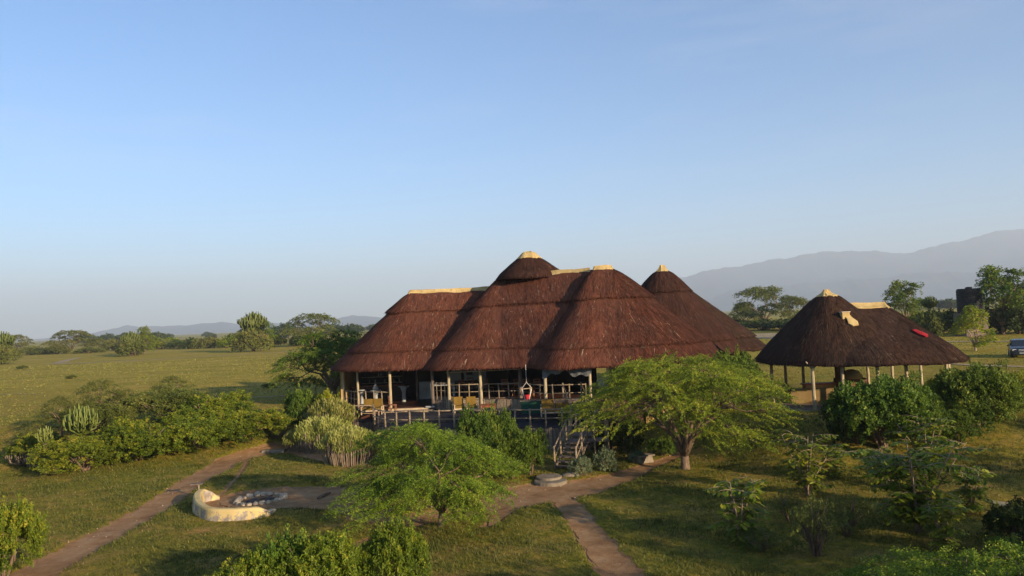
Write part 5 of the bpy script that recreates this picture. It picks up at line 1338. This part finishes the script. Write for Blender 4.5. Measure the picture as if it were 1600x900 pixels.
# ------------------------------------------------------------------ grass
def grass():
    rg = rng(99); n = 190000
    # even in the picture rather than on the ground: density falls with distance
    yy = 19 + (52 - 19) * rg.random(n) ** 1.5; half = yy * .68 + 2; xx = rg.uniform(-1, 1, n) * half
    d = dirt_mask(xx, yy, .3, .1); keep = (d < .35 + .4 * rg.random(n) * (rg.random(n) < .3))
    keep &= ~((xx > -12.4) & (xx < 12) & (yy > 41.5 + np.clip(-xx - 2, 0, 8) * .6)) ; keep &= ~(((xx - 19.4) / 6.7) ** 2 + ((yy - 44.7) / 6.7) ** 2 < 1)
    patch = wob(xx, yy, .9, 7) + .6 * wob(xx, yy, 2.7, 1); keep &= (rg.random(n) < .55 + .4 * patch)
    xx, yy, patch = xx[keep], yy[keep], patch[keep]; m = len(xx); zz = H(xx, yy)
    V = []; T = []
    for b in range(3):
        a = rg.uniform(0, 6.28, m); h = rg.uniform(.03, .10, m) * (1 + .5 * patch) ; w_ = rg.uniform(.008, .018, m) * (yy / 26)
        ox, oy = rg.normal(size=m) * .04, rg.normal(size=m) * .04; lx, ly = rg.normal(size=m) * .05, rg.normal(size=m) * .05
        p0 = np.stack([xx + ox - np.cos(a) * w_, yy + oy - np.sin(a) * w_, zz - .01], 1); p1 = np.stack([xx + ox + np.cos(a) * w_, yy + oy + np.sin(a) * w_, zz - .01], 1)
        p2 = np.stack([xx + ox + lx, yy + oy + ly, zz + np.maximum(h, .02)], 1); V.append(np.stack([p0, p1, p2], 1)); T.append(np.repeat(np.clip(.45 - .25 * patch + rg.normal(size=m) * .2, 0, 1), 3))
    V = np.concatenate(V).reshape(-1, 3); T = np.concatenate(T)
    return np_mesh('grass_blades', V, np.arange(len(V)).reshape(-1, 3), foliage('grass_leaf', (.055, .072, .012), (.18, .175, .030), (.36, .26, .09), .25), tint=T)
tag(link('lawn_grass', grass()), 'short tufted grass covering the lawn around the dirt paths', 'grass', kind='stuff')

def field_tufts():
    rg = rng(123); n = 36000
    yy = 50 + 110 * rg.random(n) ** 1.3; xx = rg.uniform(-1.05, 1.05, n) * (yy * .68)
    keep = ~((xx > -13) & (xx < 20) & (yy < 68)) & (rg.random(n) < .5 + .5 * wob(xx, yy, .22, 3)); keep &= ~((xx > 12) & (xx < 27) & (yy < 52))
    xx, yy = xx[keep], yy[keep]; m = len(xx); zz = base_h(xx, yy); V = []; T = []; tb = rg.uniform(.1, .8, m)
    for b in range(4):
        a = rg.uniform(0, 6.28, m); h = rg.uniform(.04, .12, m) * (yy / 80) ** .5; w_ = rg.uniform(.03, .06, m) * (yy / 70)
        lx, ly = rg.normal(size=m) * .07, rg.normal(size=m) * .07
        p0 = np.stack([xx - np.cos(a) * w_, yy - np.sin(a) * w_, zz - .01], 1); p1 = np.stack([xx + np.cos(a) * w_, yy + np.sin(a) * w_, zz - .01], 1)
        V.append(np.stack([p0, p1, np.stack([xx + lx, yy + ly, zz + h], 1)], 1)); T.append(np.repeat(np.clip(tb + rg.normal(size=m) * .15, 0, 1), 3))
    V = np.concatenate(V).reshape(-1, 3)
    return np_mesh('field_tufts', V, np.arange(len(V)).reshape(-1, 3), Mt['grassleaf'], tint=np.concatenate(T))
Mt['grassleaf'] = foliage('dry_grass_leaf', (.17, .165, .030), (.30, .265, .055), (.42, .32, .11), .25)
tag(link('field_grass', field_tufts()), 'coarse olive grass tufts scattered over the open field behind the lodge', 'grass', kind='stuff')
def pebbles():
    rg = rng(7); V = []; F = []; b = 0
    base = np.array([(1, 0, 0), (0, 1, 0), (-1, 0, 0), (0, -1, 0), (0, 0, 1), (0, 0, -1)], float); fc_ = np.array([(0, 1, 4), (1, 2, 4), (2, 3, 4), (3, 0, 4), (1, 0, 5), (2, 1, 5), (3, 2, 5), (0, 3, 5)])
    for pts, ws in PW.values():
        for (p, q), wa in zip(zip(pts[:-1], pts[1:]), ws[:-1]):
            L = np.linalg.norm(q - p); k = int(L * wa * 7); nrm = np.array([-(q - p)[1], (q - p)[0]]) / (L + 1e-9)
            for _ in range(k):
                sgn_ = rg.choice([-1, 1]); c = p + (q - p) * rg.random() + nrm * sgn_ * wa * (1 - rg.random() ** 2 * .9) * 1.05; r = rg.uniform(.012, .04) * rg.choice([1, 1, 1.6])
                V.append(base * rg.uniform(.6, 1.3, (6, 1)) * r * [1, 1, .6] + [c[0], c[1], float(H(c[0], c[1])) + .02]); F.append(fc_ + b); b += 6
    return np_mesh('pebbles', np.concatenate(V), np.concatenate(F), Mt['pebble'])
Mt['pebble'] = plain('pebble', (.17, .11, .065), (.36, .27, .18), 3, .95)
tag(link('path_gravel', pebbles()), 'small stones and clods strewn along the edges of the dirt paths', 'gravel', kind='stuff')

# ------------------------------------------------------------------ hills
def ridge(name, prof, Yd, depth, seed, ext=None):
    px = np.array([p[0] for p in prof], float); py = np.array([p[1] for p in prof], float)
    cols = np.linspace(px[0], px[-1], 420); hp = np.interp(cols, px, py)
    hp = hp + (1.2 * np.sin(cols * .071 + seed) + .7 * np.sin(cols * .163 + 2 * seed) + .35 * np.sin(cols * .37 + seed) + .15 * np.sin(cols * .81)) * (1.0 if name != 'hills' else .5)
    pts = np.array([at(a, b, Yd) for a, b in zip(cols, hp)]); rows = 26; V = []
    for i in range(rows + 1):
        q = i / rows * 2 - 1
        fall = (1 - abs(q)) ** 1.15
        x = pts[:, 0] * (1 + q * depth / Yd * .5); y = np.full_like(x, Yd + q * depth)
        sp = .16 * wob(x, y, 9.0 / Yd * 3, seed) * (1 - fall) * 1.5 + .05 * wob(x, y, 50.0 / Yd * 3, seed + 1) * (1 - fall)
        z = np.maximum((pts[:, 2] + 12) * np.clip(fall + sp * (abs(q) > .02) * fall ** .5, 0, 1) - 12, -12) + Yd * .0006 * wob(x * 0 + cols, y, .13, seed) * fall
        V.append(np.stack([x, y, z], 1))
    V = np.concatenate(V); n = len(cols); idx = np.arange((rows + 1) * n).reshape(rows + 1, n)
    F = np.stack([idx[:-1, :-1], idx[:-1, 1:], idx[1:, 1:], idx[1:, :-1]], -1).reshape(-1, 4)
    tag(link(name, np_mesh(name, V, F, Mt['hill'], smooth=True)), kind='structure')
ridge('mountains', [(980, 470), (1040, 440), (1075, 430), (1120, 421), (1180, 411), (1225, 404), (1262, 396), (1300, 394), (1330, 391), (1370, 393), (1400, 397), (1440, 390), (1470, 383), (1500, 376), (1540, 366), (1570, 360), (1610, 356), (1700, 362), (1850, 380), (2100, 430)], 9500, 2600, 1)
ridge('foothills', [(1090, 472), (1150, 452), (1230, 446), (1300, 440), (1360, 436), (1420, 428), (1480, 424), (1540, 430), (1620, 412), (1750, 400), (1950, 440)], 7400, 1300, 4)
ridge('hills', [(-300, 545), (-100, 530), (40, 531), (140, 522), (170, 514), (200, 508), (215, 511), (240, 509), (300, 508), (345, 502), (380, 507), (450, 503), (500, 500), (550, 493), (600, 496), (680, 500), (760, 500)], 8200, 1500, 2)

# ------------------------------------------------------------------ haze
m, n, o = mat_new('haze')
pv = N(n, 'ShaderNodeVolumePrincipled'); pv.inputs['Color'].default_value = (.74, .865, 1.0, 1); pv.inputs['Density'].default_value = 1.75e-4; pv.inputs['Anisotropy'].default_value = 0.0
n.links.new(pv.outputs[0], o.inputs['Volume'])
hz = MB().box((0, 5600, 425), (29500, 19000, 896)).build('haze', m, None)
tag(hz, 'pale blue morning haze veiling the plain and the mountains', 'haze', kind='stuff')
